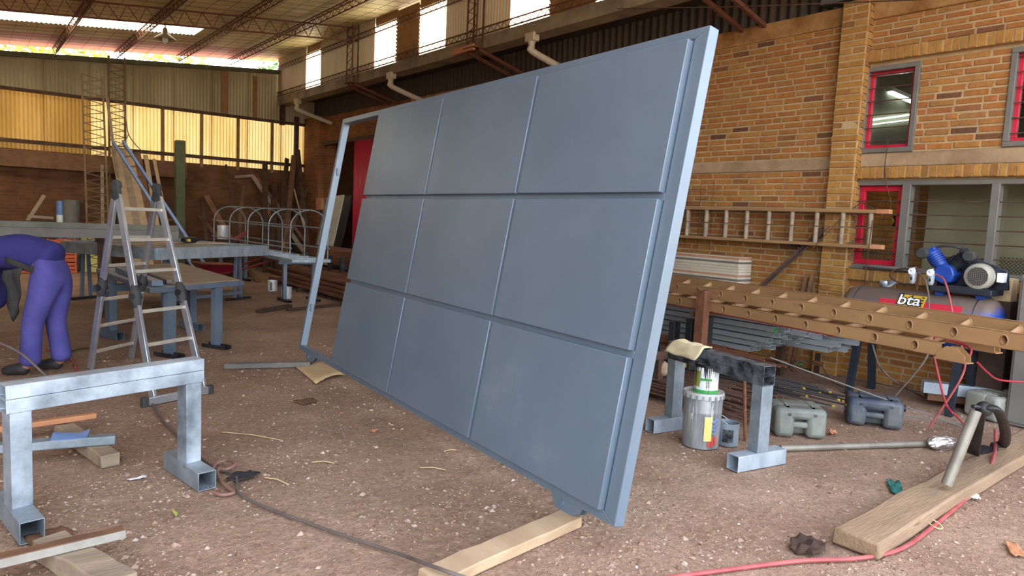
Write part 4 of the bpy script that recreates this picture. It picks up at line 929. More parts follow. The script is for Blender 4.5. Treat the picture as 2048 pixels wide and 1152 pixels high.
# ================================================================== TAN EXTENSION LADDER LYING ON THE RACK
LA, LB = V((5.32, 4.34, 0)), V((4.76, 1.59, 0)); LD = (LA-LB).normalized(); LS = V((LD.y, -LD.x, 0)); LS = LS if LS.x > 0 else -LS
el = thing('extension_ladder', 'long tan two-section extension ladder lying flat, rung holes showing along its rails', 'ladder', LB)
def rail(parent, name, p0, L, h, outward, pitch, first, rh=.027, rw=.020):
    """C-rail starting at p0 (bottom edge), web facing 'outward' with a rung hole every pitch"""
    b = MB(); o = V(outward); z = V((0, 0, 1)); s = 0; cells = []; x = first - pitch/2
    cells.append((0, x, False))
    while x + pitch < L: cells.append((x, x+pitch, True)); x += pitch
    cells.append((x, L, False)); n = 16
    for a, c, hole in cells:
        if c-a < .002: continue
        if not hole: b.add([p0+LD*a, p0+LD*c, p0+LD*c+z*h, p0+LD*a+z*h], [(0, 1, 2, 3)]); continue
        m_ = (a+c)/2; inner = []; outer = []
        for k in range(n):
            t_ = 2*pi*k/n; ca, sa = math.cos(t_), math.sin(t_); inner.append(p0 + LD*(m_+rw*ca) + z*(h*.5+rh*sa))
            kx = (c-a)/2/max(1e-6, abs(ca)); kz = h/2/max(1e-6, abs(sa)); q = min(kx, kz); outer.append(p0 + LD*(m_+ca*q) + z*(h*.5+sa*q))
        lip = [p + o*.004 for p in inner]; lip2 = [p0 + LD*m_ + z*h*.5 + (p-(p0+LD*m_+z*h*.5))*1.22 + o*.001 for p in inner]
        corners = [p0+LD*a, p0+LD*c, p0+LD*c+z*h, p0+LD*a+z*h]
        # ring: rectangle corners handled by snapping the nearest sample
        for cor in corners:
            j = min(range(n), key=lambda i: (outer[i]-cor).length); outer[j] = cor
        i0 = len(b.v); b.v += outer + inner + lip2 + lip
        for k in range(n):
            j = (k+1) % n; b.f += [(i0+k, i0+j, i0+n+j, i0+n+k), (i0+2*n+k, i0+2*n+j, i0+3*n+j, i0+3*n+k), (i0+3*n+k, i0+3*n+j, i0+n+j, i0+n+k)]
    w = .032
    for zz in (0, h-.005): b.hexa([p0+z*zz, p0+LD*L+z*zz, p0+LD*L-o*w+z*zz, p0-o*w+z*zz, p0+z*(zz+.005), p0+LD*L+z*(zz+.005), p0+LD*L-o*w+z*(zz+.005), p0-o*w+z*(zz+.005)])
    return b.build(name, 'ladder_tan', parent, recalc=False)
WL = .30; LEN = 5.6
near, far = -LS, LS
for sec, (zb, zf, off, xo, h) in enumerate(((.785, .835, 0, .10, .088), (.900, .955, .0, -.42, .100))):
    p = LB + LD*xo - LS*(.0) ; p.z = zb; q = p + LS*(WL if sec == 0 else .14); q.z = zf
    rn = rail(el, 'side_rail', p, LEN, h, near, .285, .17+off); rf = rail(el, 'side_rail', q, LEN if sec else LEN, h, near, .285, .17+off)
    k = 0; x = .17+off
    while x < LEN-.15:
        a = p + LD*x + V((0, 0, h/2)); c = q + LD*x + V((0, 0, h/2))
        b = MB(); s_, u_, d_ = frame(c-a); n = 12
        b.v += [pp + LD*(.0195*math.cos(2*pi*j/n)) + V((0, 0, 1))*(.0265*math.sin(2*pi*j/n)) for pp in (a, c) for j in range(n)]; b.f += [(j, (j+1) % n, n+(j+1) % n, n+j) for j in range(n)]
        b.build('rung', 'ladder_tan', el, recalc=False); x += .285
    if sec == 0:
        for pp in (p, q):
            f = MB(); c = pp - LD*.06 + V((0, 0, -.012)); 
            f.plate([c - LD*.09, c + LD*.09, c + LD*.085+V((0, 0, .04)), c+LD*.03+V((0, 0, .085)), c-LD*.03+V((0, 0, .085)), c-LD*.085+V((0, 0, .04))], .004, near)
            f.plate([c - LD*.09+LS*.06, c + LD*.09+LS*.06, c + LD*.085+V((0, 0, .04))+LS*.06, c+LD*.03+V((0, 0, .085))+LS*.06, c-LD*.03+V((0, 0, .085))+LS*.06, c-LD*.085+V((0, 0, .04))+LS*.06], .004, near)
            f.bar(c-LD*.1+LS*.03, c+LD*.1+LS*.03, .075, .006); fo = f.build('ladder_shoe', 'ladder_tan', el, smooth=False)
            MB().tube([c-LS*.005+V((0, 0, .06)), c+LS*.07+V((0, 0, .06))], .016, 10).build('pivot_pin', 'ladder_tan', fo)
    else:
        MB().bar(p + LD*.02 - LS*.004 + V((0, 0, h/2)), p + LD*.05 - LS*.004 + V((0, 0, h/2)), .006, h+.004).build('red_band', 'red_paint', el)
# red steel strip under the ladder
a = LB + LD*.9 + LS*.05; a.z = .778; c = LA + LD*1.2 + LS*.05; c.z = .778
tag(MB().bar(a, c, .05, .008).build('steel_strip', 'red_paint'), 'thin red steel strip lying under the tan extension ladder', 'strip')

# ================================================================== STEEL RACK, TUBES, REBAR
rk = thing('steel_rack', 'floor rack with short dark channel uprights holding steel tubes behind the trestle', 'rack', (5.6, 4.0, 0))
YR = 3.95
def stub(px, ytop, ybot, w=.09):
    p = PY(px, ytop, YR); q = PY(px, ybot, YR); 
    b = MB(); b.prof((p.x, YR, .425), (p.x, YR, p.z), [(-.045, -.03), (.045, -.03), (.045, .03), (.038, .03), (.038, -.022), (-.038, -.022), (-.038, .03), (-.045, .03)], up=V((0, -1, 0))); return b
MB().rtube((4.72, YR, .385), (7.0, YR, .385), .09, .075, .004).build('cross_beam', 'rust_dark', rk); MB().rtube((4.85, 7.2, .385), (7.0, 7.2, .385), .09, .075, .004).build('cross_beam', 'rust_dark', rk)
for X in (4.85, 6.85):
    for Y in (YR, 7.2): MB().rtube((X, Y, 0), (X, Y, .345), .07, .07, .004).build('leg', 'rust_dark', rk)
for (px, yt) in ((1312, 650), (1350, 643), (1384, 638)): stub(px, yt, 700).build('upright', 'steel_dark', rk)
p = PY(1415, 634, YR); MB().rtube((p.x, YR, .425), (p.x, YR, p.z), .08, .08, .004).build('upright', 'steel_dark', rk)
p = PX(1408, 578, 5.12); MB().rtube((5.12, p.y, .42), (5.12, p.y, .975), .085, .085, .005).build('upright', 'rust', rk); yarm = p.y
MB().bar((5.1, yarm+.09, .752), (7.45, yarm+.09, .752), .05, .04).build('arm', 'rust_dark', rk); MB().bar((4.9, 6.3, .752), (7.45, 6.3, .752), .05, .04).build('arm', 'rust_dark', rk)
MB().bar((4.9, 6.3, 0), (4.9, 6.3, .79), .06, .06).build('upright', 'rust_dark', rk); MB().bar((7.4, 6.3, 0), (7.4, 6.3, .79), .06, .06).build('upright', 'rust_dark', rk); MB().bar((7.4, yarm+.09, 0), (7.4, yarm+.09, .79), .06, .06).build('upright', 'rust_dark', rk)
rt = random.Random(11)
tproto = {}
def sq_tube(w, h):
    if (w, h) not in tproto:
        o = MB().rtube((0, 0, 0), (0, 1, 0), w, h, .0035).build('square_tube', 'tube_galv'); tproto[(w, h)] = o.data; bpy.data.objects.remove(o)
    return tproto[(w, h)]
def tube_obj(x, y0, y1, z, w, h, label, group, m=None):
    o = bpy.data.objects.new('square_tube', sq_tube(w, h)); COL.objects.link(o); o.location = (x, y0, z); o.scale = (1, y1-y0, 1); return tag(o, label, 'steel tube', group)
for row in range(6):
    for col in range(7):
        z = .425 + .026 + row*.053; x = 5.62 + col*.088 + (.014 if row % 2 else -.006) + rt.uniform(-.006, .006)
        y0 = 3.18 + (5-row)*.05 + rt.uniform(0, .16 if col < 2 else .4) - (0.0 if col < 4 else .12)
        if col >= 4 and row == 5: continue
        tube_obj(x, y0, 9.0 + rt.uniform(-.3, .4), z, .08, .043, 'galvanized rectangular steel tube in the big stack behind the blackened trestle', 'stacked galvanized tubes')
for row in range(4):
    for col in range(6):
        z = .425 + .026 + row*.053; x = 6.29 + col*.09 + rt.uniform(-.008, .008); y0 = 3.25 + rt.uniform(-.2, .2)
        tube_obj(x, y0, 8.6 + rt.uniform(-.3, .3), z, .06, .046, 'galvanized steel tube in the stack nearest the brick wall', 'galvanized tubes near the wall')
# two green marked tube ends
for (x, y) in ((5.62, 3.3),):
    tag(MB().box((x-.046, y+.02, .66), (.003, .10, .05)).build('paint_mark', 'label_green'), 'green paint mark on the ends of the stacked tubes', 'mark')
# rebar
rb = {}
def bar_mesh(m, r):
    if (m, r) not in rb:
        b = MB(); n = 6; b.tube([(0, 0, 0), (0, .25, 0), (0, .5, 0), (0, .75, 0), (0, 1, 0)], r, n); o = b.build('rebar', m); rb[(m, r)] = o.data; bpy.data.objects.remove(o)
    return rb[(m, r)]
def bar_obj(p0, p1, r, m, label, group, tip=None, name='rebar', cat='steel bar'):
    p0, p1 = V(p0), V(p1); d = p1-p0; o = bpy.data.objects.new(name, bar_mesh(m, r)); COL.objects.link(o); o.location = p0; o.scale = (1, d.length, 1)
    o.rotation_mode = 'QUATERNION'; o.rotation_quaternion = V((0, 1, 0)).rotation_difference(d.normalized()); tag(o, label, cat, group)
    if tip:
        k = bpy.data.objects.new('tip', bar_mesh(tip, r*1.15)); COL.objects.link(k); k.parent = o; k.location = (0, -.012/d.length, 0); k.scale = (1, .016/d.length, 1)
    return o
MB  # rebars on the ground, slightly fanned
for k in range(72):
    lay = k // 16; x = 4.74 + (k % 16)*.046 + lay*.02 + rt.uniform(-.012, .012); y0 = 2.86 + (x-4.74)*.12 + rt.uniform(0, .45) + lay*.05; z = .055 + lay*.026 + rt.uniform(0, .008)
    bar_obj((x, y0, z), (x+rt.uniform(-.12, .05), 8.2, z+rt.uniform(0, .03)), .009, 'rebar', 'rusty ribbed reinforcing bar in the bundle on the ground behind the paint cans', 'rusty bars on the ground')
for k in range(22):
    lay = k // 8; x = 5.56 + (k % 8)*.055 + rt.uniform(-.012, .012); y0 = 2.62 + rt.uniform(0, .55); z = .12 + lay*.03 + rt.uniform(0, .01)
    bar_obj((x, y0, z), (x-.15+rt.uniform(-.05, .05), 8.0, z+.02), .008, 'rebar_grey', ('dark reinforcing bar with a yellow painted tip on the ground' if k % 2 == 0 else 'plain dark reinforcing bar lying among the yellow tipped ones'), ('yellow tipped bars' if k % 2 == 0 else 'plain dark bars'), tip='comp_yellow' if k % 2 == 0 else None)
for k in range(16):
    x = 5.08 + (k % 8)*.05 + rt.uniform(-.01, .01); y0 = 3.0 + rt.uniform(-.1, .7); z = .432 + (k//8)*.022
    bar_obj((x, y0, z), (x+.02, 7.8, z), .008, 'rust', 'thin rusty rod lying on the rack in front of the tube stack', 'rusty rods on the rack')
for Y in (3.5, 6.8): tag(MB().bar((4.8, Y, .022), (6.1, Y, .022), .07, .044).build('bearer', 'wood_dark'), 'dark timber bearer under the reinforcing bars%s' % (' near the trestle' if Y < 5 else ' behind the gate'), 'timber')
for i, (a, c, lab) in enumerate(((PX(1540, 715, 5.1), G(1940, 860, .02), 'long thin rod sloping down to the ground above the jerry cans'), (G(1560, 800, .14), G(1945, 850, .015), 'long thin rod lying across the dark jerry can'))):
    bar_obj(a, c, .006, 'board_grey', lab, None, name='rod')
hose('cable', 'thin black cable curling on the dirt behind the rebar tips', [(1570, 745, .03), (1600, 722, .12), (1640, 730, .12), (1660, 760, .02), (1690, 775, .01)], .006, 'dark_hose', cat='cable')
hose('cable', 'dark cable hanging from the compressor to the galvanized channel', [PX(1745, 690, 6.4), PX(1758, 730, 6.3), PX(1780, 755, 6.3), (1815, 778, .02), (1850, 795, .01)], .008, 'dark_hose', cat='cable')
scrap('cloth_scrap', 'bright teal cloth scrap hanging on the rebar behind the small paint can', 1482, 742, .2, .12, 'cloth_teal', .2, z=.165, amp=.05)
scrap('plastic_scrap', 'green plastic scrap lying by the cable behind the rebar', 1597, 730, .14, .08, 'label_green', .2, z=.05)
t = thing('grinding_disc', 'round pale sandstone disc on the ground behind the gate edge', 'disc', PX(1325, 737, 4.9)); MB().ball(PX(1325, 737, 4.9), (.05, .07, .07), 14, 10).build('stone', 'wood_light', t)
t = thing('battery_box', 'small black box with a yellow label behind the trestle beam', 'box', PX(1376, 725, 4.95)); c = PX(1376, 725, 4.95); MB().box(c, (.10, .10, .12)).build('case', 'black', t, bevel=.006); MB().box(c+V((-.052, 0, 0)), (.002, .05, .07)).build('label', 'comp_yellow', t)
# small brown stand pipe leg under trestle
pq = PX(1492, 858, 4.45); pq.z = 0; bar_obj(pq, PX(1489, 740, 4.5), .012, 'rust', 'thin rusty rod standing upright under the blackened trestle', None, name='rod')
# galvanized box section on the ground, right
a, c = G(1842, 790), G(2048, 815); d = (c-a).normalized(); a.z = c.z = .09
a = G(1845, 772, .17); c = G(2060, 795, .17)
t = thing('box_channel', 'galvanized box channel lying on a board at the right edge', 'channel', (a.x, a.y, 0)); MB().rtube(a, c, .11, .10, .004).build('channel', 'galv', t)
tag(MB().bar(a+V((.1, .0, -.085)), c+V((.05, -.02, -.085)), .20, .07).build('plank', 'wood_brown'), 'brown board under the galvanized box channel', 'timber')
for i, (x0, y0, x1, y1) in enumerate(((1775, 727, 1830, 742), (1838, 732, 1895, 742))):
    a, c = G(x0, y0), G(x1, y1); a.z = c.z = .05; tag(MB().bar(a, c, .10, .05).build('batten', 'wood_grey'), ['pale yellowish batten on the ground under the compressor', 'second yellowish batten on the ground, right under the compressor'][i], 'timber')

# ================================================================== BEIGE BOARD STACK, HANGING LADDER
rbk = thing('wall_bracket', 'steel wall brackets carrying the beige boards', 'bracket', (7.4, 5.4, .86))
for Y in (4.95, 6.2): MB().bar((7.1, Y, .865), (7.5, Y, .865), .04, .03).build('arm', 'rust_dark', rbk)
z = .882
for i, (m, h) in enumerate((('board_beige', .03), ('board_grey', .022), ('board_beige', .03), ('board_rose', .018), ('board_beige', .034), ('board_beige', .034), ('board_beige', .034), ('board_beige', .034), ('board_grey', .022), ('board_beige', .028), ('board_rose', .02), ('board_beige', .012))):
    tag(MB().box((7.33, 5.75+rt.uniform(-.01, .01), z+h/2), (.26+rt.uniform(-.01, .01), 1.96, h-.002)).build('board', m, bevel=.002), {'board_beige': 'beige board in the stack against the brick wall', 'board_grey': 'dark grey board in the beige stack against the wall', 'board_rose': 'rose brown board in the beige stack against the wall'}[m], 'board', {'board_beige': 'beige boards', 'board_grey': 'grey boards in the stack', 'board_rose': 'rose boards in the stack'}[m]); z += h
hl = thing('wooden_ladder', 'brown double ladder hanging sideways on the brick wall', 'ladder', (7.3, 4.6, 1.4))
for (z, X) in ((1.765, 7.29), (1.405, 7.29), (1.75, 7.40), (1.42, 7.40)):
    MB().bar((X, 3.28, z), (X, 6.6, z), .07, .034).build('side_rail', 'wood_brown' if X > 7.35 else 'ladder_tan', hl, bevel=.004)
for k in range(12):
    Y = 3.345+.285*k
    MB().tube([(7.29, Y, 1.40), (7.29, Y+.0, 1.77)], .024, 12).build('rung', 'wood_grey', hl)
    MB().tube([(7.40, Y+.06, 1.42), (7.40, Y+.06, 1.75)], .02, 10).build('rung', 'wood_grey', hl)
for (z, y) in ((1.765, 3.22), (1.41, 3.26)): MB().box((7.29, y, z), (.075, .13, .045)).build('end_block', 'wood_orange', hl, bevel=.004)
for Y in (4.2, 5.9): MB().bar((7.24, Y, 1.375), (7.5, Y, 1.375), .03, .025).build('hook_arm', 'steel_dark', hl)
tag(MB().tube([(7.25, 3.3, 1.60), (7.252, 5, 1.595), (7.25, 6.5, 1.60)], .005, 6).build('wire', 'rust'), 'thin rusty wire stretched across the hanging ladder rungs', 'wire')
# leaning steel and short planks
a = PX(1662, 452, 7.42); c = PX(1525, 578, 7.15); e = (c-a).normalized(); c = c + e*((c.z-.0)/-e.z) if e.z < 0 else c
bL = MB(); bL.prof(c, a, [(-.04, 0), (.04, 0), (.04, .008), (-.032, .008), (-.032, .06), (-.04, .06)]); tag(bL.build('angle_iron', 'rust_dark'), 'dark angle iron leaning against the brick wall under the ladder', 'angle iron')
for i, (px, t0) in enumerate(((1613, 553), (1626, 548))):
    a = PX(px, t0, 7.40); tag(MB().bar((7.22, a.y+.03, 0), a, .05, .03, up=(0, 1, 0)).build('plank', 'wood_brown'), ['short brown plank leaning on the wall, left of the pier', 'short brown plank leaning on the wall, close to the pier'][i], 'timber')
t = thing('wire_grid', 'thin wire grid hanging on the brick wall beside the gate', 'wire grid', (7.44, 5.6, 1.0))
for k in range(4): Y = 5.38+.19*k; MB().tube([(7.45, Y, 1.24), (7.46, Y+.01, 2.1)], .0025, 5).build('wire', 'rust_dark', t)
for z in (1.85, 2.0): MB().tube([(7.455, 5.3, z), (7.45, 6.1, z+.01)], .0025, 5).build('wire', 'rust_dark', t)
def wire(label, pts, r=.005, m='rust_dark', name='wire'): return tag(MB().tube(spline(pts, 8), r, 6).build(name, m), label, 'wire')
wire('dark wire hanging from the upper red window down to the lower one', [PX(1772, 272, 7.46), PX(1776, 285, 7.43), PX(1770, 330, 7.43), PX(1772, 365, 7.40), PX(1781, 400, 7.40), PX(1780, 418, 7.42)])
wire('long rusty wire hanging in front of the lower window down to the tank', [PX(1745, 440, 7.2), PX(1737, 500, 7.2), PX(1732, 540, 7.1), PX(1726, 600, 7.0)])
wire('thin wire sagging across the top of the photo', [PX(1235, 17, 6.5), PX(1450, 14, 6.3), PX(1700, 5, 6.1), PX(2080, -12, 5.9)], .006)
wire('thin stick wedged across the ladder end and the red sash', [PX(1720, 402, 7.3), PX(1757, 424, 7.26)], .006)
wire('thin rod leaning across the pier behind the ladder', [PX(1625, 497, 7.2), PX(1680, 440, 7.3), PX(1725, 402, 7.42)], .005)

# ================================================================== AIR COMPRESSOR
XT = 6.92; ZT = .80; RT = .235; Y0, Y1 = 2.0, 3.33
cp = thing('air_compressor', 'dusty blue air compressor with a horizontal tank and two-cylinder pump', 'compressor', (XT, 2.65, 0))
pr = [(0, 0), (.08, .003), (.16, .02), (.21, .055), (RT, .11), (RT, Y1-Y0-.11), (.21, Y1-Y0-.055), (.16, Y1-Y0-.02), (.08, Y1-Y0-.003), (0, Y1-Y0)]
def tank_mat():
    m = MATS['comp_tank']; n, L = m.node_tree.nodes, m.node_tree.links; b_ = n['Principled BSDF']; old = b_.inputs['Base Color'].links[0].from_socket
    ge = n.new('ShaderNodeNewGeometry'); sp = n.new('ShaderNodeSeparateXYZ'); L.new(ge.outputs['Normal'], sp.inputs[0])
    nz = n.new('ShaderNodeTexNoise'); nz.inputs['Scale'].default_value = 7; ad = n.new('ShaderNodeMath'); ad.operation = 'MULTIPLY_ADD'; ad.inputs[1].default_value = .5; L.new(nz.outputs[0], ad.inputs[0]); L.new(sp.outputs[2], ad.inputs[2])
    cr = n.new('ShaderNodeValToRGB'); cr.color_ramp.elements[0].position = .46; cr.color_ramp.elements[1].position = .78; L.new(ad.outputs[0], cr.inputs[0])
    mx = n.new('ShaderNodeMix'); mx.data_type = 'RGBA'; L.new(cr.outputs[0], mx.inputs[0]); mx.inputs[6].default_value = lin((30, 66, 150)); L.new(old, mx.inputs[7]); L.new(mx.outputs[2], b_.inputs['Base Color'])
tank_mat()      # settled dust lies on the upward facing part of the blue tank
tank = MB().lathe(pr, (XT, Y0, ZT), (0, 1, 0), 40).build('tank', 'comp_tank', cp)
for (yy) in (2.25, 3.12):
    for sx in (-1, 1): MB().bar((XT+sx*.13, yy, ZT-.19), (XT+sx*.24, yy, 0), .06, .05).build('leg', 'comp_dark', cp)
for yy in (2.16, 3.17): MB().lathe([(RT+.001, 0), (RT+.004, .003), (RT+.001, .008)], (XT, yy, ZT), (0, 1, 0), 40).build('weld_seam', 'comp_dark', tank)
def tpatch(y0, y1, a0_, a1_, dr=.002):
    b = MB(); b.grid(lambda u, v: V((XT - math.cos(a0_+(a1_-a0_)*v)*(RT+dr), y0+(y1-y0)*u, ZT + math.sin(a0_+(a1_-a0_)*v)*(RT+dr))), 6, 6); return b
ya, yb = PX(1793, 600, XT-.2).y, PX(1849, 600, XT-.2).y
sg = tpatch(ya, yb, .36, .98, .003).build('sign', 'comp_yellow', tank, recalc=False)
tpatch(ya-.01+.16, ya, .38, .68).build('red_stripe', 'comp_red', tank, recalc=False); tpatch(yb, yb-.30, .38, .68).build('red_stripe', 'comp_red', tank, recalc=False)
tpatch(ya+.16, ya-.0, -.05, .2).build('dark_stripe', 'comp_blue', tank, recalc=False)
def lettering(body, size, cen, right, up, material, parent, name='lettering', ext=.002, bold=0):
    cu = bpy.data.curves.new(name, 'FONT'); cu.body = body; cu.size = size; cu.align_x = 'CENTER'; cu.align_y = 'CENTER'; cu.extrude = ext; cu.offset = bold
    o = bpy.data.objects.new(name, cu); COL.objects.link(o); dg = bpy.context.evaluated_depsgraph_get(); me = bpy.data.meshes.new_from_object(o.evaluated_get(dg)); bpy.data.objects.remove(o)
    right, up = V(right).normalized(), V(up).normalized(); n_ = right.cross(up); I = ROOT[parent.name].inverted()
    for v in me.vertices: q = V(cen) + right*v.co.x + up*v.co.y + n_*v.co.z; v.co = I @ q
    me.materials.clear(); me.materials.append(MATS[material]); q = bpy.data.objects.new(name, me); COL.objects.link(q); q.parent = parent; return q
am = .68; nrm = V((-math.cos(am), 0, math.sin(am))); upv = V((math.sin(am), 0, math.cos(am))); ctr = V((XT, (ya+yb)/2+.012, ZT)) + nrm*(RT+.006)
lettering('bta', .155, ctr + nrm*.001, (0, -1, 0), upv, 'black', sg, 'letter_outline', .0005, .012)
lettering('bta', .155, ctr + nrm*.002, (0, -1, 0), upv, 'gauge_white', sg, 'letters', .0005, .0015)
b = MB()
for k in range(4): b.box(V((XT, yb+.025, ZT)) + nrm*(RT+.005) + upv*(-.045+.03*k), (.002, .022, .012), R=Matrix((nrm, V((0, 1, 0)), upv)).transposed())
b.build('small_marks', 'black', sg)
# base plate, pump, motor
bp0, bp1 = PX(1868, 577, XT-.05).y, PX(1992, 580, XT-.05).y; zpl = ZT+RT+.045
MB().box((XT, (bp0+bp1)/2, zpl), (.30, bp0-bp1, .05)).build('base_plate', 'comp_dark', cp, bevel=.006)
for yy in (bp0-.06, bp1+.1): MB().box((XT, yy, zpl-.035), (.2, .06, .05)).build('plate_foot', 'comp_blue', cp)
pc = PX(1890, 548, XT-.05); pc.x = XT
MB().lathe([(0, -.09), (.085, -.09), (.095, -.06), (.095, .06), (.085, .09), (0, .09)], pc, (1, 0, 0), 8).build('crankcase', 'comp_blue', cp, bevel=.01)
for sg_, m in ((1, 'comp_blue'), (-1, 'comp_dark')):
    ax = V((0, sg_*.62, .78)).normalized(); c0_ = pc + ax*.07
    cyl = MB().lathe([(.055, 0), (.055, .05)] + sum([[(.068, .05+.02*k), (.068, .06+.02*k), (.056, .062+.02*k), (.056, .068+.02*k)] for k in range(4)], []) + [(.062, .135), (.062, .16), (0, .16)], c0_, ax, 18).build('cylinder', m, cp)
    MB().box(c0_+ax*.17, (.13, .12, .04), R=Matrix((V((1, 0, 0)), ax.cross(V((1, 0, 0))), ax)).transposed()).build('cylinder_head', 'comp_dark' if sg_ < 0 else 'comp_blue', cyl, bevel=.008)
    MB().lathe([(0, 0), (.045, 0), (.05, .02), (.05, .06), (.04, .075), (0, .075)], c0_ + ax*.15 + V((-.05, sg_*.05, .0)), (-1, 0, 0), 18).build('air_filter', 'black_rubber', cyl)
h1, h2_ = pc + V((0, .15, .21)), pc + V((0, -.15, .20)); MB().tube(spline([h1, pc+V((-.02, .06, .245)), pc+V((-.02, -.06, .245)), h2_], 6), .012, 8).build('transfer_pipe', 'black_rubber', cp)
mc = PX(1957, 553, XT-.12); mc.x = XT
gd = MB(); q0 = pc + V((.10, 0, 0)); q1 = mc + V((.10, 0, 0)); outl = []
for k in range(9): a = pi*.5 + pi*k/8; outl.append(q0 + V((0, -.13*math.cos(a)*1, .13*math.sin(a))))
for k in range(9): a = -pi*.5 + pi*k/8; outl.append(q1 + V((0, -.09*math.cos(a), .09*math.sin(a))))
outl = [q0+V((0, .15, -.12)), q0+V((0, .13, .1)), q0+V((0, 0, .17)), q0+V((0, -.12, .16)), q1+V((0, -.14, .06)), q1+V((0, -.16, -.11)), q0+V((0, .0, -.14))]
gd.plate(outl, .05, (1, 0, 0)); gd.build('belt_guard', 'comp_dark', cp, bevel=.008)
mo = MB().lathe([(0, -.14), (.06, -.14), (.095, -.13), (.105, -.11), (.105, .10), (.09, .11), (0, .11)], mc, (1, 0, 0), 28).build('motor', 'comp_dark', cp)
MB().lathe([(.078, -.145), (.106, -.135), (.112, -.12), (.112, -.07), (.106, -.07), (.1, -.12), (.078, -.135)], mc, (1, 0, 0), 28).build('fan_cover', 'fan_grey', mo)
b = MB(); 
for k in range(-5, 6): hw = math.sqrt(max(0, .08**2-(k*.015)**2)); b.box(mc+V((-.147, 0, k*.015)), (.004, 2*hw, .005)); b.box(mc+V((-.147, k*.015, 0)), (.004, .005, 2*hw))
tag(b.build('fan_grille', 'board_grey', mo), kind='stuff')
MB().box(mc+V((-.02, -.14, .0)), (.09, .05, .08)).build('terminal_box', 'gauge_white', mo, bevel=.005)
MB().box((XT, (bp1+pc.y)/2, zpl+.03), (.26, .30, .02)).build('motor_mount', 'comp_dark', cp)
for i, (px, py) in enumerate(((1826, 548), (1863, 551))):
    c = PX(px, py, XT-.12); c.x = XT-.12
    rg = MB().lathe([(0, -.085), (.02, -.083), (.028, -.06), (.028, .0), (.03, .002), (.03, .012), (.022, .02), (.022, .04), (.012, .05), (.012, .06), (0, .06)], c, (0, 0, 1), 18).build('pressure_regulator', 'galv', cp)
    MB().lathe([(0, 0), (.03, 0), (.032, .006), (.03, .012), (.0, .012)], c+V((-.024, .0, .025)), (-1, 0, 0), 20).build('gauge_dial', 'gauge_white', rg)
    MB().bar(c+V((-.038, 0, .025)), c+V((-.038, .012, .04)), .002, .003).build('gauge_needle', 'black', rg)
    MB().box(c+V((-.029, 0, -.04)), (.003, .014, .03)).build('sight_glass', 'black', rg); MB().tube([c+V((0, 0, .05)), c+V((.04, .0, .06)), c+V((.12, 0, .0)), (XT, c.y, ZT+RT)], .01, 8).build('pipe', 'rust', rg)
pL = PX(1826, 548, XT-.12); MB().tube(spline([PX(1838, 548, XT-.1), PX(1815, 538, XT), PX(1790, 540, XT+.05), PX(1780, 552, XT), PX(1800, 566, XT), PX(1830, 570, XT)], 8), .008, 8).build('air_line', 'rust_dark', cp)
hose('hose', 'reddish hose running down from the second pressure gauge', [PX(1872, 548, 6.78), PX(1888, 560, 6.70), PX(1898, 590, 6.62), PX(1905, 625, 6.55), PX(1915, 660, 6.5), PX(1925, 700, 6.4), PX(1925, 750, 6.1), V((6.0, 2.15, .02))], .008, 'red_hose')
hose('hose', 'dark hose running down from the first pressure gauge', [PX(1836, 545, 6.78), PX(1850, 560, 6.70), PX(1857, 590, 6.64), PX(1858, 625, 6.55), PX(1860, 665, 6.5), PX(1850, 720, 6.3), V((6.2, 2.6, .02))], .008, 'dark_hose')
tag(MB().add([V((6.9, 3.02, 1.04)), V((6.9, 2.95, 1.04)), V((6.88, 2.95, 1.10)), V((6.88, 3.02, 1.10)), V((6.98, 3.02, 1.045)), V((6.98, 2.95, 1.045)), V((7.0, 2.90, 1.10)), V((7.0, 3.0, 1.10))], [(0, 1, 2, 3), (0, 4, 5, 1), (4, 7, 6, 5)]).build('metal_clip', 'galv', solid=.003), 'small bent silver metal clip lying on the compressor tank', 'clip')
tag(MB().tube([PX(1728, 532, 7.42), PX(1745, 533, 7.40), PX(1790, 537, 7.40), PX(1818, 541, 7.42)], [.02, .032, .035, .022], 12, sq=.6).build('rolled_cloth', 'board_grey'), 'grey rolled cloth lying on the window sill', 'cloth')
# grey cabinet and small carton at the right edge
t = thing('cabinet', 'dark grey metal cabinet at the right edge beside the compressor', 'cabinet', (7.05, 1.6, 0)); MB().box((7.1, 1.58, .63), (.5, .62, 1.26)).build('body', 'board_grey', t, bevel=.01); MB().box((6.845, 1.58, .63), (.012, .58, 1.2)).build('door', 'board_grey', t, bevel=.004); MB().box((6.83, 1.78, .7), (.02, .02, .12)).build('handle', 'steel_dark', t)
c = PX(2004, 570, 7.2); tag(MB().box((7.25, c.y, 1.10), (.16, .17, .20)).build('carton', 'cardboard', bevel=.003), 'small brown carton between the compressor motor and the cabinet', 'carton'); tag(MB().box((7.25, c.y, .5), (.22, .2, 1.0)).build('stool_block', 'wood_dark'), 'dark block under the brown carton by the cabinet', 'block')

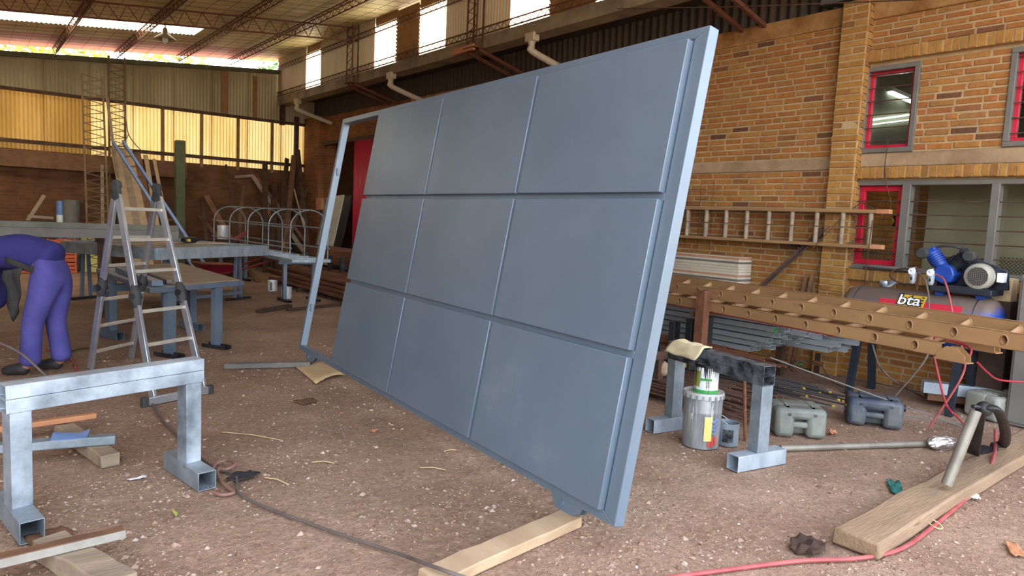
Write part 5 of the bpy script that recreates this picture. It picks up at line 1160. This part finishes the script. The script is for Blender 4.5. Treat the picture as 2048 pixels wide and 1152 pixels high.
# ================================================================== TABLES
def work_table(): 
    z = .70; fl, fr, bl, br = G(300, 577, z), G(488, 562, z), G(192, 537, z), G(362, 526, z)
    t = thing('work_table', 'steel work table with a dusty brown board top behind the step ladder', 'table', ((fl+br)/2*V((1, 1, 0))) if False else V(((fl.x+br.x)/2, (fl.y+br.y)/2, 0)))
    e = V((0, 0, .05))
    MB().hexa([fl-e, fr-e, br-e, bl-e, fl, fr, br, bl]).build('top_frame', 'blue_grey', t, bevel=.005)
    q = [lerp(p, (fl+fr+bl+br)/4, .05)+V((0, 0, .002)) for p in (lerp(fl, fr, .25), fr, br, lerp(bl, br, .2))]; e2 = V((0, 0, .008)); MB().hexa(q + [p+e2 for p in q]).build('board_top', 'wood_grey', t)
    d = (fr-fl).normalized(); n = V((-d.y, d.x, 0))
    for f in (.22, .72):
        p = lerp(fl, fr, f) + n*.05; p.z = 0
        MB().prof(p, p+V((0, 0, z-.05)), [(-.05, -.03), (.05, -.03), (.05, .03), (.044, .03), (.044, -.024), (-.044, -.024), (-.044, .03), (-.05, .03)], up=n).build('leg', 'blue_grey', t)
        MB().prof(p-n*.02-d*.02+n*.16+V((0, 0, .0)), p-n*.18-d*.02, [(-.05, 0), (.05, 0), (.05, .04), (.044, .04), (.044, .006), (-.044, .006), (-.044, .04), (-.05, .04)]).build('foot', 'steel_dark', t)
    for p in (lerp(bl, br, .15), lerp(bl, br, .85)):
        p = V((p.x, p.y-.15, 0)); MB().rtube(p, p+V((0, 0, z-.05)), .08, .08, .004).build('leg', 'blue_grey', t)
    # plank on the left part
    tag(MB().bar(lerp(fl, bl, .05)+d*.12+V((0, 0, .03)), lerp(fl, bl, .75)+d*.16+V((0, 0, .03)), .10, .05).build('channel', 'blue_grey'), 'blue-grey steel channel lying on the left side of the brown table', 'channel')
    tag(MB().bar(lerp(fl, bl, .10)+d*.30+V((0, 0, .025)), lerp(fl, bl, .65)+d*.33+V((0, 0, .025)), .05, .04).build('channel', 'board_grey'), 'narrow grey channel lying beside the blue-grey one on the table', 'channel')
    return t
work_table()
a, c = G(232, 678), G(392, 660); dd = (c-a).normalized(); nn = V((-dd.y, dd.x, 0))
trestle('blue-grey steel trestle standing under the brown table', a + nn*.1, c + nn*.1, .60, 'blue_grey', 'blue_grey', 'blue_grey', .40, nn, .10, ft=.085, double=False, h2=.08, beam_ext=.12)
z = .89; fl, fr, bl, br = G(312, 496, z), G(536, 491, z), G(262, 478, z), G(440, 472, z)
dx = (fr-fl).normalized(); dn = V((-dx.y, dx.x, 0)); bl = fl + dn*1.9; br = fr + dn*1.9
tt = thing('tray_table', 'galvanized tray table with boards and a drill on it', 'table', V(((fl.x+br.x)/2, (fl.y+br.y)/2, 0)))
def side(a, c, h=.17): return MB().prof(a, c, [(-.02, 0), (.02, 0), (.02, -h), (-.02, -h)])
side(fl, fr).build('front_apron', 'galv', tt, bevel=.004); side(fl, bl).build('side_apron', 'galv_dirty', tt, bevel=.004); side(fr, br).build('side_apron', 'galv_dirty', tt, bevel=.004); side(bl, br).build('back_apron', 'galv_dirty', tt, bevel=.004)
e = V((0, 0, .05)); MB().hexa([fl-e*1.4, fr-e*1.4, br-e*1.4, bl-e*1.4, fl-e, fr-e, br-e, bl-e]).build('tray_floor', 'galv_dirty', tt)
for p, q in ((lerp(fl, fr, .12), 0), (lerp(fl, fr, .74), 1), (lerp(bl, br, .12), 2), (lerp(bl, br, .80), 3)):
    p = V((p.x, p.y, 0)) + (dn*.12 if q < 2 else -dn*.12)
    MB().rtube(p-dx*.05, p-dx*.02+V((0, 0, z-.17)), .04, .04, .004).build('leg', 'blue_grey', tt); MB().rtube(p+dx*.10, p+dx*.06+V((0, 0, z-.17)), .04, .04, .004).build('leg', 'blue_grey', tt)
    MB().rtube(p-dx*.22+V((0, 0, .02)), p+dx*.3+V((0, 0, .02)), .05, .04, .004).build('foot_bar', 'steel_dark', tt)
MB().rtube(lerp(fl, fr, .12)*V((1, 1, 0)) if False else V((lerp(fl, fr, .12).x, lerp(fl, fr, .12).y+.1, .12)), V((lerp(fl, fr, .74).x, lerp(fl, fr, .74).y+.1, .12)), .04, .04, .004).build('stretcher', 'blue_grey', tt)
for i, (u0, v0, u1, v1, m, lab) in enumerate(((-.02, .25, .62, .40, 'wood_light', 'pale board lying across the tray table, nearest board'), (.0, .55, .70, .15, 'wood_light', 'pale board lying diagonally across the tray table'), (.1, .75, .75, .65, 'wood_grey', 'grey board lying at the back of the tray table'))):
    a = lerp(lerp(fl, fr, u0), lerp(bl, br, u0), v0)+V((0, 0, .012+.02*i)); c = lerp(lerp(fl, fr, u1), lerp(bl, br, u1), v1)+V((0, 0, .012+.02*i)); tag(MB().bar(a, c, .14, .018).build('board', m), lab, 'board')
dc = lerp(lerp(fl, fr, .42), lerp(bl, br, .42), .2)+V((0, 0, .085)); t = thing('power_drill', 'black and yellow power drill lying on the tray table', 'drill', dc)
MB().tube([dc-dx*.14, dc-dx*.05, dc+dx*.1, dc+dx*.16], [.03, .045, .045, .02], 12).build('body', 'comp_dark', t); MB().tube([dc+dx*.16, dc+dx*.24], .015, 8).build('chuck', 'steel_dark', t); MB().bar(dc-dx*.06, dc-dx*.12-dn*.12, .045, .04).build('handle', 'comp_yellow', t)
# ---------------------------------------------------------------- hoop frame on its trestle
XH = 4.20; YH = 11.0; zb = .70; WH = .64; spc = []
ref = PX(577, 500, XH).y
for px in (577, 534, 493, 457, 426): spc.append(YH + PX(px, 500, XH).y-ref)
hf = thing('hoop_frame', 'grey steel bed frame with five hoop arches, standing on a trestle', 'frame', (XH, YH, 0))
ye = spc[-1]+.1
for x in (XH, XH+WH): MB().rtube((x, YH-.1, zb), (x, ye, zb), .05, .05, .004).build('base_rail', 'galv_dirty', hf)
k = YH-.08
while k < ye+.05: MB().rtube((XH, k, zb), (XH+WH, k, zb), .045, .045, .004).build('slat', 'galv', hf); k += .42
for Y in spc:
    pts = [(XH, Y, zb), (XH, Y, zb+.48)] + [(XH+WH/2-math.cos(pi*j/12)*WH/2, Y, zb+.53+math.sin(pi*j/12)*.29) for j in range(13)] + [(XH+WH, Y, zb+.48), (XH+WH, Y, zb)]
    MB().tube(pts, .011, 8).build('hoop', 'galv_dirty', hf)
for (x, z) in ((XH, zb+.2), (XH, zb+.53), (XH+WH, zb+.2), (XH+WH, zb+.53), (XH+WH/2, zb+.825)): MB().bar((x, spc[0]-.05, z), (x, ye, z), .02, .02).build('side_bar', 'galv_dirty', hf)
for Y in (YH+.35, ye-.4):
    t = thing('trestle', 'blue-grey two-legged trestle under the %s end of the hoop frame' % ('near' if Y < 12 else 'far'), 'trestle', (XH+.35, Y, 0))
    for x in (XH+.05, XH+.55): MB().rtube((x, Y, .03), (x, Y, zb-.085), .06, .06, .004).build('post', 'blue_grey', t)
    MB().rtube((XH-.05, Y, zb-.055), (XH+WH+.05, Y, zb-.055), .06, .055, .004).build('beam', 'blue_grey', t)
    for x in (XH+.05, XH+.55): MB().rtube((x, Y-.25, .02), (x, Y+.25, .02), .06, .04, .004).build('foot', 'steel_dark', t)
# ---------------------------------------------------------------- tins by the bars
for i, (px, py, lab) in enumerate(((545, 582, 'silver paint tin on the ground, further from the gate post'), (573, 597, 'silver paint tin on the ground, closest to the gate post'))):
    c = G(px, py); t = can('paint_tin', lab, (c.x, c.y, 0), .085, .20, 'tin_white', open_top=True); patch(V((c.x, c.y, 0)), .085, -2.5, -2.0, .02, .17).build('label', 'board_grey', t, recalc=False)
c = PY(446, 478, 16.0); t = can('paint_tin', 'white paint tin standing behind the tray table', (c.x, c.y, c.z), .12, .30, 'tin_white', open_top=True)
tag(MB().box((c.x, c.y, c.z/2), (.5, .5, c.z-.01)).build('crate', 'wood_dark', bevel=.01), 'dark crate carrying the white paint tin', 'crate')
# ---------------------------------------------------------------- long bars piled on the floor
rp = random.Random(21)
for k in range(56):
    lay = k // 14; x = 5.05 + (k % 14)*.10 + rp.uniform(-.03, .03) + lay*.05; y0 = 7.6 + rp.uniform(-.3, .5); y1 = 14.0 + rp.uniform(-1, 1.2); z = .10 + lay*.07 + rp.uniform(-.01, .01)
    o = bpy.data.objects.new('steel_bar', sq_tube(.06, .04)); COL.objects.link(o)
    if k < 3: pass
    o.location = (x, y0, z); o.scale = (1.2, y1-y0, 1.2); o.rotation_euler = (0, 0, rp.uniform(-.015, .015)); tag(o, 'rusty brown steel section in the long pile on the floor behind the gate', 'steel bar', 'rusty sections on the floor')
    if 'rusty_tube' not in tproto: md = o.data.copy(); md.materials.clear(); md.materials.append(MATS['rust']); tproto['rusty_tube'] = md
    o.data = tproto['rusty_tube']
for Y in (8.6, 12.6): tag(MB().bar((4.95, Y, .035), (6.6, Y, .035), .09, .07).build('bearer', 'wood_dark'), 'dark bearer under the %s end of the rusty pile' % ('near' if Y < 10 else 'far'), 'timber')
rk2 = thing('pipe_rack', 'dark post rack holding brown channels behind the gate opening', 'rack', (6.5, 11.5, 0))
for (px, yt) in ((612, 525), (660, 523), (684, 522)):
    p = PX(px, yt, 6.0); MB().bar((6.0, p.y, 0), (6.0, p.y, .62), .09, .07).build('post', 'steel_dark', rk2); MB().bar((6.0, p.y, .40), (7.3, p.y, .40), .05, .05).build('arm', 'steel_dark', rk2)
for k in range(15):
    row = k // 3; x = 6.2 + (k % 3)*.22; z = .46 + row*.062
    o = bpy.data.objects.new('steel_bar', tproto['rusty_tube']); COL.objects.link(o); o.location = (x, 9.3+rp.uniform(-.1, .1), z); o.scale = (3.2, 6.0+rp.uniform(-.3, .3), 1.4); tag(o, 'brown steel channel stacked on the post rack behind the gate opening', 'steel bar', 'brown channels on the post rack')
a, c = ground_bar(516, 626, 580, 615, .05); timber('plank', 'dark board on the dirt in front of the tins', a, c, .09, .05, 'wood_dark', seed=12)
a, c = ground_bar(575, 622, 690, 610, .04); timber('plank', 'thin dark board on the dirt inside the open gate bay', a, c, .06, .04, 'wood_dark', seed=13)
# ---------------------------------------------------------------- red wheelbarrow
c = PY(430, 545, 13.2); wc = V((c.x, 13.2, 0)); t = thing('wheelbarrow', 'crimson wheelbarrow parked under the tray table', 'wheelbarrow', wc)
MB().hexa([wc+V(p) for p in ((-.2, -.2, .32), (.2, -.2, .32), (.2, .2, .32), (-.2, .2, .32), (-.36, -.3, .50), (.36, -.3, .48), (.36, .3, .48), (-.36, .3, .50))]).build('tray', 'crimson_cart', t, bevel=.02)
MB().lathe([(.07, -.045), (.17, -.04), (.20, -.015), (.20, .015), (.17, .04), (.07, .045)], wc+V((-.45, -.1, .20)), (0, 1, 0), 24).build('wheel', 'board_grey', t)
for s_ in (-1, 1): MB().tube([wc+V((-.5, s_*.12-.1, .22)), wc+V((.3, s_*.22, .36)), wc+V((1.1, s_*.28, .62))], .018, 8).build('handle', 'crimson_cart', t); MB().tube([wc+V((.35, s_*.2, .36)), wc+V((.42, s_*.2, 0))], .016, 8).build('leg', 'crimson_cart', t)
c = PY(490, 470, 15.0); tag(MB().bar(PY(466, 480, 15.0), PY(498, 462, 15.0), .10, .05).build('red_handle', 'crimson_cart'), 'crimson steel bar leaning behind the hoop frame', 'bar')
# ---------------------------------------------------------------- long beams across the left background
zq = 1.05
for i, (ya_, h, m, lab) in enumerate(((10.6, .10, 'green_grey', 'long pale grey-green beam across the left background, upper one'), (10.45, .11, 'board_grey', 'long dark grey-green beam across the left background, lower one'))):
    p0 = PY(-260, 455, ya_); p1 = PY(355, 455, ya_); z_ = PY(100, 452 if i == 0 else 465, ya_).z
    p0.z = p1.z = z_; tag(MB().rtube(p0, p1, .14, h, .006).build('steel_beam', m), lab, 'beam')
for i, px in enumerate((-40, 205)):
    p = PY(px, 480, 10.5); t = thing('trestle', ['olive trestle under the long beams, behind the worker', 'olive trestle under the long beams, behind the step ladder'][i], 'trestle', (p.x, 10.5, 0))
    zt_ = PY(100, 465, 10.45).z-.065
    for s_ in (-.14, .14): MB().rtube((p.x, 10.5+s_, 0), (p.x, 10.5+s_, zt_-.06), .07, .07, .004).build('post', 'wood_dark', t)
    MB().rtube((p.x, 10.15, zt_-.03), (p.x, 10.85, zt_-.03), .08, .06, .004).build('beam', 'wood_dark', t)
# ---------------------------------------------------------------- crates and odds at the back
def crate_stack(px0, px1, ybot, n, Y, lab):
    a, c = PY(px0, ybot, Y), PY(px1, ybot, Y); wid = c.x-a.x
    for k in range(n):
        t = thing('crate', lab % ('bottom', 'second', 'third', 'top')[k], 'crate', ((a.x+c.x)/2, Y, k*.235))
        for j in range(3): MB().box(((a.x+c.x)/2, Y-.28, k*.235+.035+.075*j), (wid, .02, .058)).build('slat', 'orange_crate', t)
        for j in range(3): MB().box(((a.x+c.x)/2, Y+.28, k*.235+.035+.075*j), (wid, .02, .058)).build('slat', 'orange_crate', t)
        for s_ in (a.x+.02, c.x-.02): MB().box((s_, Y, k*.235+.115), (.03, .56, .225)).build('end_board', 'orange_crate', t)
        MB().box(((a.x+c.x)/2, Y, k*.235+.01), (wid, .56, .015)).build('floor_board', 'orange_crate', t)
crate_stack(92, 150, 520, 3, 17.2, 'orange slatted crate, %s of the stack by the pale yellow board'); crate_stack(20, 88, 520, 3, 17.3, 'orange slatted crate, %s of the stack behind the worker')
def lean(name, label, pt, pb, Yt, Yb, w_, th, m, cat='timber', ground=True):
    a = PY(pt[0], pt[1], Yt); c = PY(pb[0], pb[1], Yb)
    if ground: e = (c-a); k = (0-a.z)/e.z; c = a + e*k
    b = MB().bar(c, a, w_, th, up=(0, 1, 0)); return tag(b.build(name, m), label, cat)
lean('board', 'pale yellow board standing behind the crates', (178, 470), (180, 500), 17.9, 17.6, .32, .02, 'yellow_pale')
lean('batten', 'thin pale batten leaning on the dark back wall left of the ladder', (88, 391), (56, 440), 18.1, 17.6, .07, .03, 'wood_grey')
c = PY(60, 433, 17.4); tag(MB().bar(PY(55, 432, 17.3), PY(106, 436, 17.3), .3, .05).build('plank', 'wood_grey'), 'pale plank lying across a crate by the back wall', 'plank'); tag(MB().box((PY(80, 440, 17.3).x, 17.35, PY(80, 441, 17.3).z/2), (.5, .4, PY(80, 441, 17.3).z-.02)).build('crate', 'wood_dark'), 'dark wooden box under the pale plank by the back wall', 'crate')
p = PY(143, 400, 17.6); q = PY(143, 452, 17.6); tag(MB().lathe([(0, 0), (.16, 0), (.16, p.z), (.0, p.z)], (p.x, 17.6, 0), (0, 0, 1), 20).build('drum', 'board_grey'), 'tall grey cylinder standing by the back wall', 'drum')
p = PY(121, 402, 17.7); t = thing('hose_reel', 'blue and white banded roll standing by the grey cylinder', 'roll', (p.x, 17.7, 0))
for k in range(5): MB().lathe([(0, 0), (.08, 0), (.08, p.z/5), (0, p.z/5)], (p.x, 17.7, k*p.z/5), (0, 0, 1), 14).build('band', 'label_blue' if k % 2 == 0 else 'label_white', t)
# lattice tower section, planks, blue ladder, poles near the middle of the back wall
a = PY(184, 150, 17.6); c = PY(196, 455, 16.9); e = c-a; c = a + e*((0-a.z)/e.z)
lt = thing('lattice_mast', 'tall brown lattice mast section leaning on the back wall', 'mast', (c.x, c.y, 0)); sd_ = V((1, 0, 0))
for s_ in (-.20, .20): MB().bar(c+sd_*s_, a+sd_*s_*.95, .035, .035).build('chord', 'mast_brown', lt)
b = MB(); n = 24
for k in range(n):
    u0, u1 = k/n, (k+1)/n; b.bar(lerp(c, a, u0)-sd_*.2, lerp(c, a, (u0+u1)/2)+sd_*.2, .016, .016); b.bar(lerp(c, a, (u0+u1)/2)+sd_*.2, lerp(c, a, u1)-sd_*.2, .016, .016)
b.build('web', 'mast_brown', lt)
for i, (pt, pb, w_, m, lab) in enumerate((((229, 296), (262, 470), .17, 'wood_light', 'leftmost pale plank leaning on the back wall'), ((243, 298), (278, 470), .16, 'wood_grey', 'second pale plank leaning beside the blue ladder'), ((256, 300), (292, 470), .16, 'wood_light', 'third pale plank leaning behind the blue ladder'), ((272, 305), (305, 470), .18, 'wood_brown', 'brown plank leaning behind the blue ladder'), ((291, 310), (318, 470), .09, 'wood_light', 'narrow pale batten leaning right of the blue ladder'), ((308, 318), (338, 470), .07, 'wood_light', 'rightmost thin batten of the leaning planks'))):
    lean('plank', lab, pt, pb, 18.1, 17.2, w_, .03, m)
lean('pole', 'pale pole leaning above the planks on the back wall', (214, 195), (228, 300), 18.1, 17.9, .05, .05, 'wood_grey'); lean('pole', 'olive pole leaning beside the lattice mast', (204, 330), (205, 450), 17.9, 17.6, .06, .06, 'wood_grey')
bl_ = thing('blue_ladder', 'blue steel ladder leaning diagonally in front of the planks', 'ladder', (4.0, 15.5, 0))
a1, a2 = PY(226, 284, 17.7), PY(246, 283, 17.7); c1, c2 = PY(372, 512, 14.6), PY(398, 512, 14.6)
def toz(a, c): e = c-a; return a + e*((0-a.z)/e.z)
c1, c2 = toz(a1, c1), toz(a2, c2)
for a_, c_ in ((a1, c1), (a2, c2)): MB().bar(c_, a_, .05, .08, up=(0, 1, 0)).build('stile', 'blue_grey' if False else 'label_blue', bl_)
for k in range(13): f = (k+.5)/13; MB().bar(lerp(c1, a1, f), lerp(c2, a2, f), .03, .03).build('rung', 'wood_brown', bl_)
wire('rope hanging from the girt down to the leaning planks', [PY(245, 205, 18.2), PY(252, 240, 18.1), PY(257, 268, 18.0), PY(270, 288, 18.0), PY(284, 302, 18.0)], .012, 'wood_grey', 'rope'); wire('short rope tail beside the hanging rope', [PY(257, 268, 18.0), PY(252, 280, 18.0), PY(247, 292, 18.0)], .010, 'wood_grey', 'rope')
p = PY(360, 281, 17.4); tag(MB().box((p.x, 17.4, p.z/2), (.2, .2, p.z)).build('green_post', 'olive', bevel=.02), 'thick olive green post standing right of the leaning planks', 'post')
# clutter right of the green post
L_ = [((505, 352), (590, 478), .10, .05, 'wood_grey', 'long pale beam of the leaning A shape on the back wall'), ((514, 356), (606, 478), .08, .05, 'wood_brown', 'brown beam leaning crosswise beside the pale A shape'), ((528, 398), (566, 490), .11, .03, 'wood_orange', 'orange-brown plank leaning in front of the pale beam'), ((486, 374), (478, 470), .07, .05, 'wood_brown', 'upright brown post left of the leaning A shape'), ((574, 318), (560, 470), .10, .06, 'wood_dark', 'dark post leaning left of the corner'), ((588, 312), (572, 470), .12, .06, 'wood_brown', 'brown post leaning close to the corner post'), ((614, 376), (580, 470), .08, .05, 'wood_brown', 'brown batten leaning against the far pier'), ((412, 392), (452, 462), .12, .05, 'wood_brown', 'brown plank leaning right of the green post'), ((398, 432), (436, 474), .10, .04, 'wood_brown', 'short brown plank leaning low by the green post'), ((452, 330), (468, 420), .05, .04, 'wood_dark', 'thin dark pole leaning on the brick back wall'), ((530, 325), (530, 470), .12, .06, 'wood_dark', 'upright dark timber on the back wall'), ((548, 368), (548, 470), .14, .05, 'wood_dark', 'wide dark board standing near the corner'), ((403, 398), (408, 440), .08, .04, 'wood_dark', 'dark stake standing beside the green post'), ((596, 300), (610, 440), .09, .05, 'rust_dark', 'dark rusty channel leaning at the corner')]
for i, (pt, pb, w_, th, m, lab) in enumerate(L_): lean('timber', lab, pt, pb, 18.15-.04*(i % 4), 17.2-.12*(i % 5), w_, th, m)
lean('rod', 'thin pale rod leaning against the far timbers', (588, 378), (612, 470), 17.4, 16.6, .025, .025, 'wood_light', 'rod')
tag(MB().bar(PY(470, 354, 18.0), PY(506, 351, 18.0), .05, .06).build('batten', 'wood_grey'), 'short pale batten joined to the top of the leaning A shape', 'batten')
# items along the right wall seen through the open bay
def leanX(name, label, pt, pb, Xt, Xb, w_, th, m, cat='sheet'):
    a = PX(pt[0], pt[1], Xt); c = V((Xb, a.y-.12, 0)); return tag(MB().bar(c, a, w_, th, up=(1, 0, 0)).build(name, m), label, cat)
leanX('steel_sheet', 'bright galvanized sheet leaning on the far wall, seen through the open gate bay', (672, 392), (682, 500), 7.40, 6.95, .95, .02, 'galv_bright'); leanX('steel_sheet', 'narrow galvanized strip leaning beside the bright sheet', (655, 395), (664, 500), 7.42, 7.0, .22, .02, 'galv_dirty')
leanX('black_board', 'black board leaning right of the bright sheet', (697, 392), (712, 500), 7.42, 6.95, .42, .03, 'black', 'board'); leanX('black_board', 'narrow grey strip leaning on the black board', (690, 430), (700, 500), 7.36, 6.9, .12, .02, 'board_grey', 'board')
c = PX(641, 408, 7.34); tag(MB().box((7.33, c.y, c.z), (.08, .35, .3)).build('fuse_box', 'wood_orange', bevel=.01), 'orange wooden fuse box on the far brick pier', 'box')
c = PX(722, 450, 7.0); tag(MB().ball((7.1, c.y, .55), (.3, .35, .55), 14, 10).build('bag', 'black'), 'black sack standing by the crimson door', 'sack')

# ================================================================== THE WORKER
PF = V((-_r.x, -_r.y, 0)).normalized()          # the way the worker faces (left in the photo)
PN = V((-_f.x, -_f.y, 0)).normalized()          # towards the viewer
base = V((.52, 7.16, 0))
def pp(s, n, z): return base + PF*s + PN*n + V((0, 0, z))
wk = thing('person', 'worker bending forward in dark blue work jacket and lighter blue trousers', 'person', base)
def skin(name, chains, m, sub=2):
    """chains: list of lists of (point, radius_x, radius_y); a point equal to an earlier one joins there"""
    vs_, es, rd_, key = [], [], [], {}
    I = ROOT[wk.name].inverted()
    for ch in chains:
        prev = None
        for (p, rx, ry) in ch:
            k = tuple(round(x, 4) for x in p)
            if k not in key: key[k] = len(vs_); vs_.append(tuple(I @ p)); rd_.append((rx, ry))
            i = key[k]
            if prev is not None and prev != i: es.append((prev, i))
            prev = i
    me = bpy.data.meshes.new(name); me.from_pydata(vs_, es, []); o = bpy.data.objects.new(name, me); COL.objects.link(o); o.parent = wk; me.materials.append(MATS[m])
    sk = o.modifiers.new('skin', 'SKIN'); sk.use_smooth_shade = True
    bm = bmesh.new(); bm.from_mesh(me); lay = bm.verts.layers.skin.verify()
    for i, v in enumerate(bm.verts): v[lay].radius = rd_[i]; v[lay].use_root = (i == 0)
    bm.to_mesh(me); bm.free(); ss = o.modifiers.new('sub', 'SUBSURF'); ss.levels = sub; ss.render_levels = sub; return o
PEL = pp(-.20, 0, .93); WST = pp(-.05, 0, 1.02); CHE = pp(.16, 0, 1.06); SHO = pp(.36, 0, 1.02); NEC = pp(.45, 0, .98); HED = pp(.58, 0, .90); HE2 = pp(.66, 0, .84)
legs = []; trou = [[(PEL, .155, .17), (WST, .15, .16)]]; boots = []
for s_, fx in ((1, .02), (-1, -.10)):
    hip = pp(-.17, s_*.09, .84); kn = pp(-.06+fx*.4, s_*.11, .47); an = pp(-.05+fx, s_*.12, .10); toe = pp(.12+fx, s_*.13, .04)
    legs.append([(PEL, .14, .15), (hip, .095, .095), (kn, .06, .06), (an, .042, .042), (toe, .035, .03)])
    trou.append([(PEL, .155, .17), (hip, .125, .125), (lerp(hip, kn, .5), .105, .105), (kn, .088, .088), (lerp(kn, an, .5), .084, .084), (lerp(kn, an, 1.05), .088, .088)])
    boots.append((an, toe))
def arm(s_, el, wr):
    sh = pp(.34, s_*.19, 1.0); return sh, el, wr
arms = [arm(1, pp(.33, .27, .70), pp(.42, .22, .50)), arm(-1, pp(.40, -.25, .72), pp(.46, -.12, .50))]
bch = [[(PEL, .14, .15), (WST, .12, .13), (CHE, .13, .15), (SHO, .11, .15), (NEC, .05, .05), (HED, .085, .08), (HE2, .07, .07)]] + legs
jch = [[(pp(-.20, 0, .96), .16, .175), (pp(-.12, 0, .99), .16, .175), (WST, .15, .165), (CHE, .155, .18), (SHO, .135, .18), (pp(.42, 0, .99), .075, .08)]]
for sh, e_, wr in arms:
    bch.append([(SHO, .11, .15), (sh, .06, .06), (e_, .042, .042), (wr, .03, .03)])
    jch.append([(SHO, .135, .18), (sh, .10, .10), (lerp(sh, e_, .5), .085, .085), (e_, .075, .075), (lerp(e_, wr, .5), .065, .065), (lerp(e_, wr, .88), .055, .055)])
skin('body', bch, 'skin'); skin('jacket', jch, 'denim_dark'); skin('trousers', trou, 'denim')
for (an, toe) in boots: skin('boot', [[(an+V((0, 0, -.03)), .062, .062), (lerp(an, toe, .55)*V((1, 1, 1)), .055, .055), (toe+PF*.06, .045, .042)]], 'shoe', 1)
for (sh, e_, wr) in arms:
    d_ = (wr-e_).normalized(); side_ = PN; palm = wr + d_*.07
    hch = [[(wr, .03, .03), (palm, .042, .026)]]
    for k in range(4):
        o_ = PN*(-.03+.02*k); l_ = (.065, .075, .07, .055)[k]; hch.append([(palm, .042, .026), (palm+o_+d_*.035, .011, .011), (palm+o_+d_*(.035+l_*.55)-PF*.01, .010, .010), (palm+o_+d_*(.035+l_*.8)-PF*.04, .008, .008)])
    hch.append([(palm, .042, .026), (palm+PN*.045-d_*.01-PF*.02, .012, .012), (palm+PN*.05+d_*.03-PF*.04, .010, .010)])
    skin('hand', hch, 'skin', 1)
MB().ball(HED+PF*.02+V((0, 0, .02)), (.115, .105, .12), 16, 10).build('cap', 'denim_dark', wk)
for s_ in (-1, 1): MB().ball(HE2+PF*.03+PN*(.035*s_)+V((0, 0, -.03)), .012, 8, 6).build('eye', 'gauge_white', wk); MB().ball(HED+PN*(.09*s_)+V((0, 0, -.02)), (.02, .03, .03), 8, 6).build('ear', 'skin', wk)
MB().ball(HE2+PF*.06+V((0, 0, -.06)), (.02, .02, .025), 8, 6).build('nose', 'skin', wk)
# dirty under-shirt and apron hanging below the chest
b = MB(); b.grid(lambda u, v: pp(-.03+.16*u+.10*v*(1-.8*u)+.012*math.sin(v*9), .175-.07*v+.015*math.sin(u*7+v*5), .93-.03*u-.46*v*(.55+.45*(1-abs(u-.35)))), 6, 8); b.build('apron', 'cloth_dirty', wk, solid=.01)
b = MB(); b.grid(lambda u, v: pp(-.20+.34*u, .165+.012*math.sin(u*5), .86+.10*u+.05*v), 8, 3); b.build('dirty_belt', 'cloth_dirty', wk, solid=.01)
# tool and its line
tl = pp(.42, .20, .36); t = thing('spray_gun', 'pale spray gun held in the worker hand at the left edge', 'spray gun', tl)
MB().tube([tl+PF*.16, tl+PF*.02, tl-PF*.05], [.02, .03, .024], 10).build('barrel', 'galv', t); MB().tube([tl, tl+V((0, 0, .10))], .018, 8).build('grip', 'label_white', t)
MB().tube(spline([tl-PF*.04, pp(.15, .3, .34), pp(-.1, .32, .24), pp(-.3, .30, .05), pp(-.38, .3, .02)], 8), .010, 8).build('air_hose', 'dark_hose', t)
gc = pp(.33, .42, 0); t = thing('gas_bottle', 'dark teal bottle standing at the left edge by the worker', 'bottle', gc); MB().lathe([(0, 0), (.08, 0), (.085, .02), (.085, .30), (.06, .36), (.03, .38), (.03, .42), (0, .42)], gc, (0, 0, 1), 18).build('body', 'cloth_teal', t); MB().lathe([(0, .42), (.04, .42), (.04, .46), (0, .46)], gc, (0, 0, 1), 12).build('valve', 'steel_dark', t)
hose('cable', 'red-brown cable lying on the dirt between the worker and the ladder', [(95, 700, .012), (125, 705, .012), (150, 730, .012), (155, 760, .012)], .010, 'red_cord', cat='cable'); hose('cable', 'thin brown cable crossing the dirt behind the worker', [(95, 722, .01), (130, 708, .01), (170, 695, .01), (240, 694, .01)], .007, 'wood_brown', cat='cable')
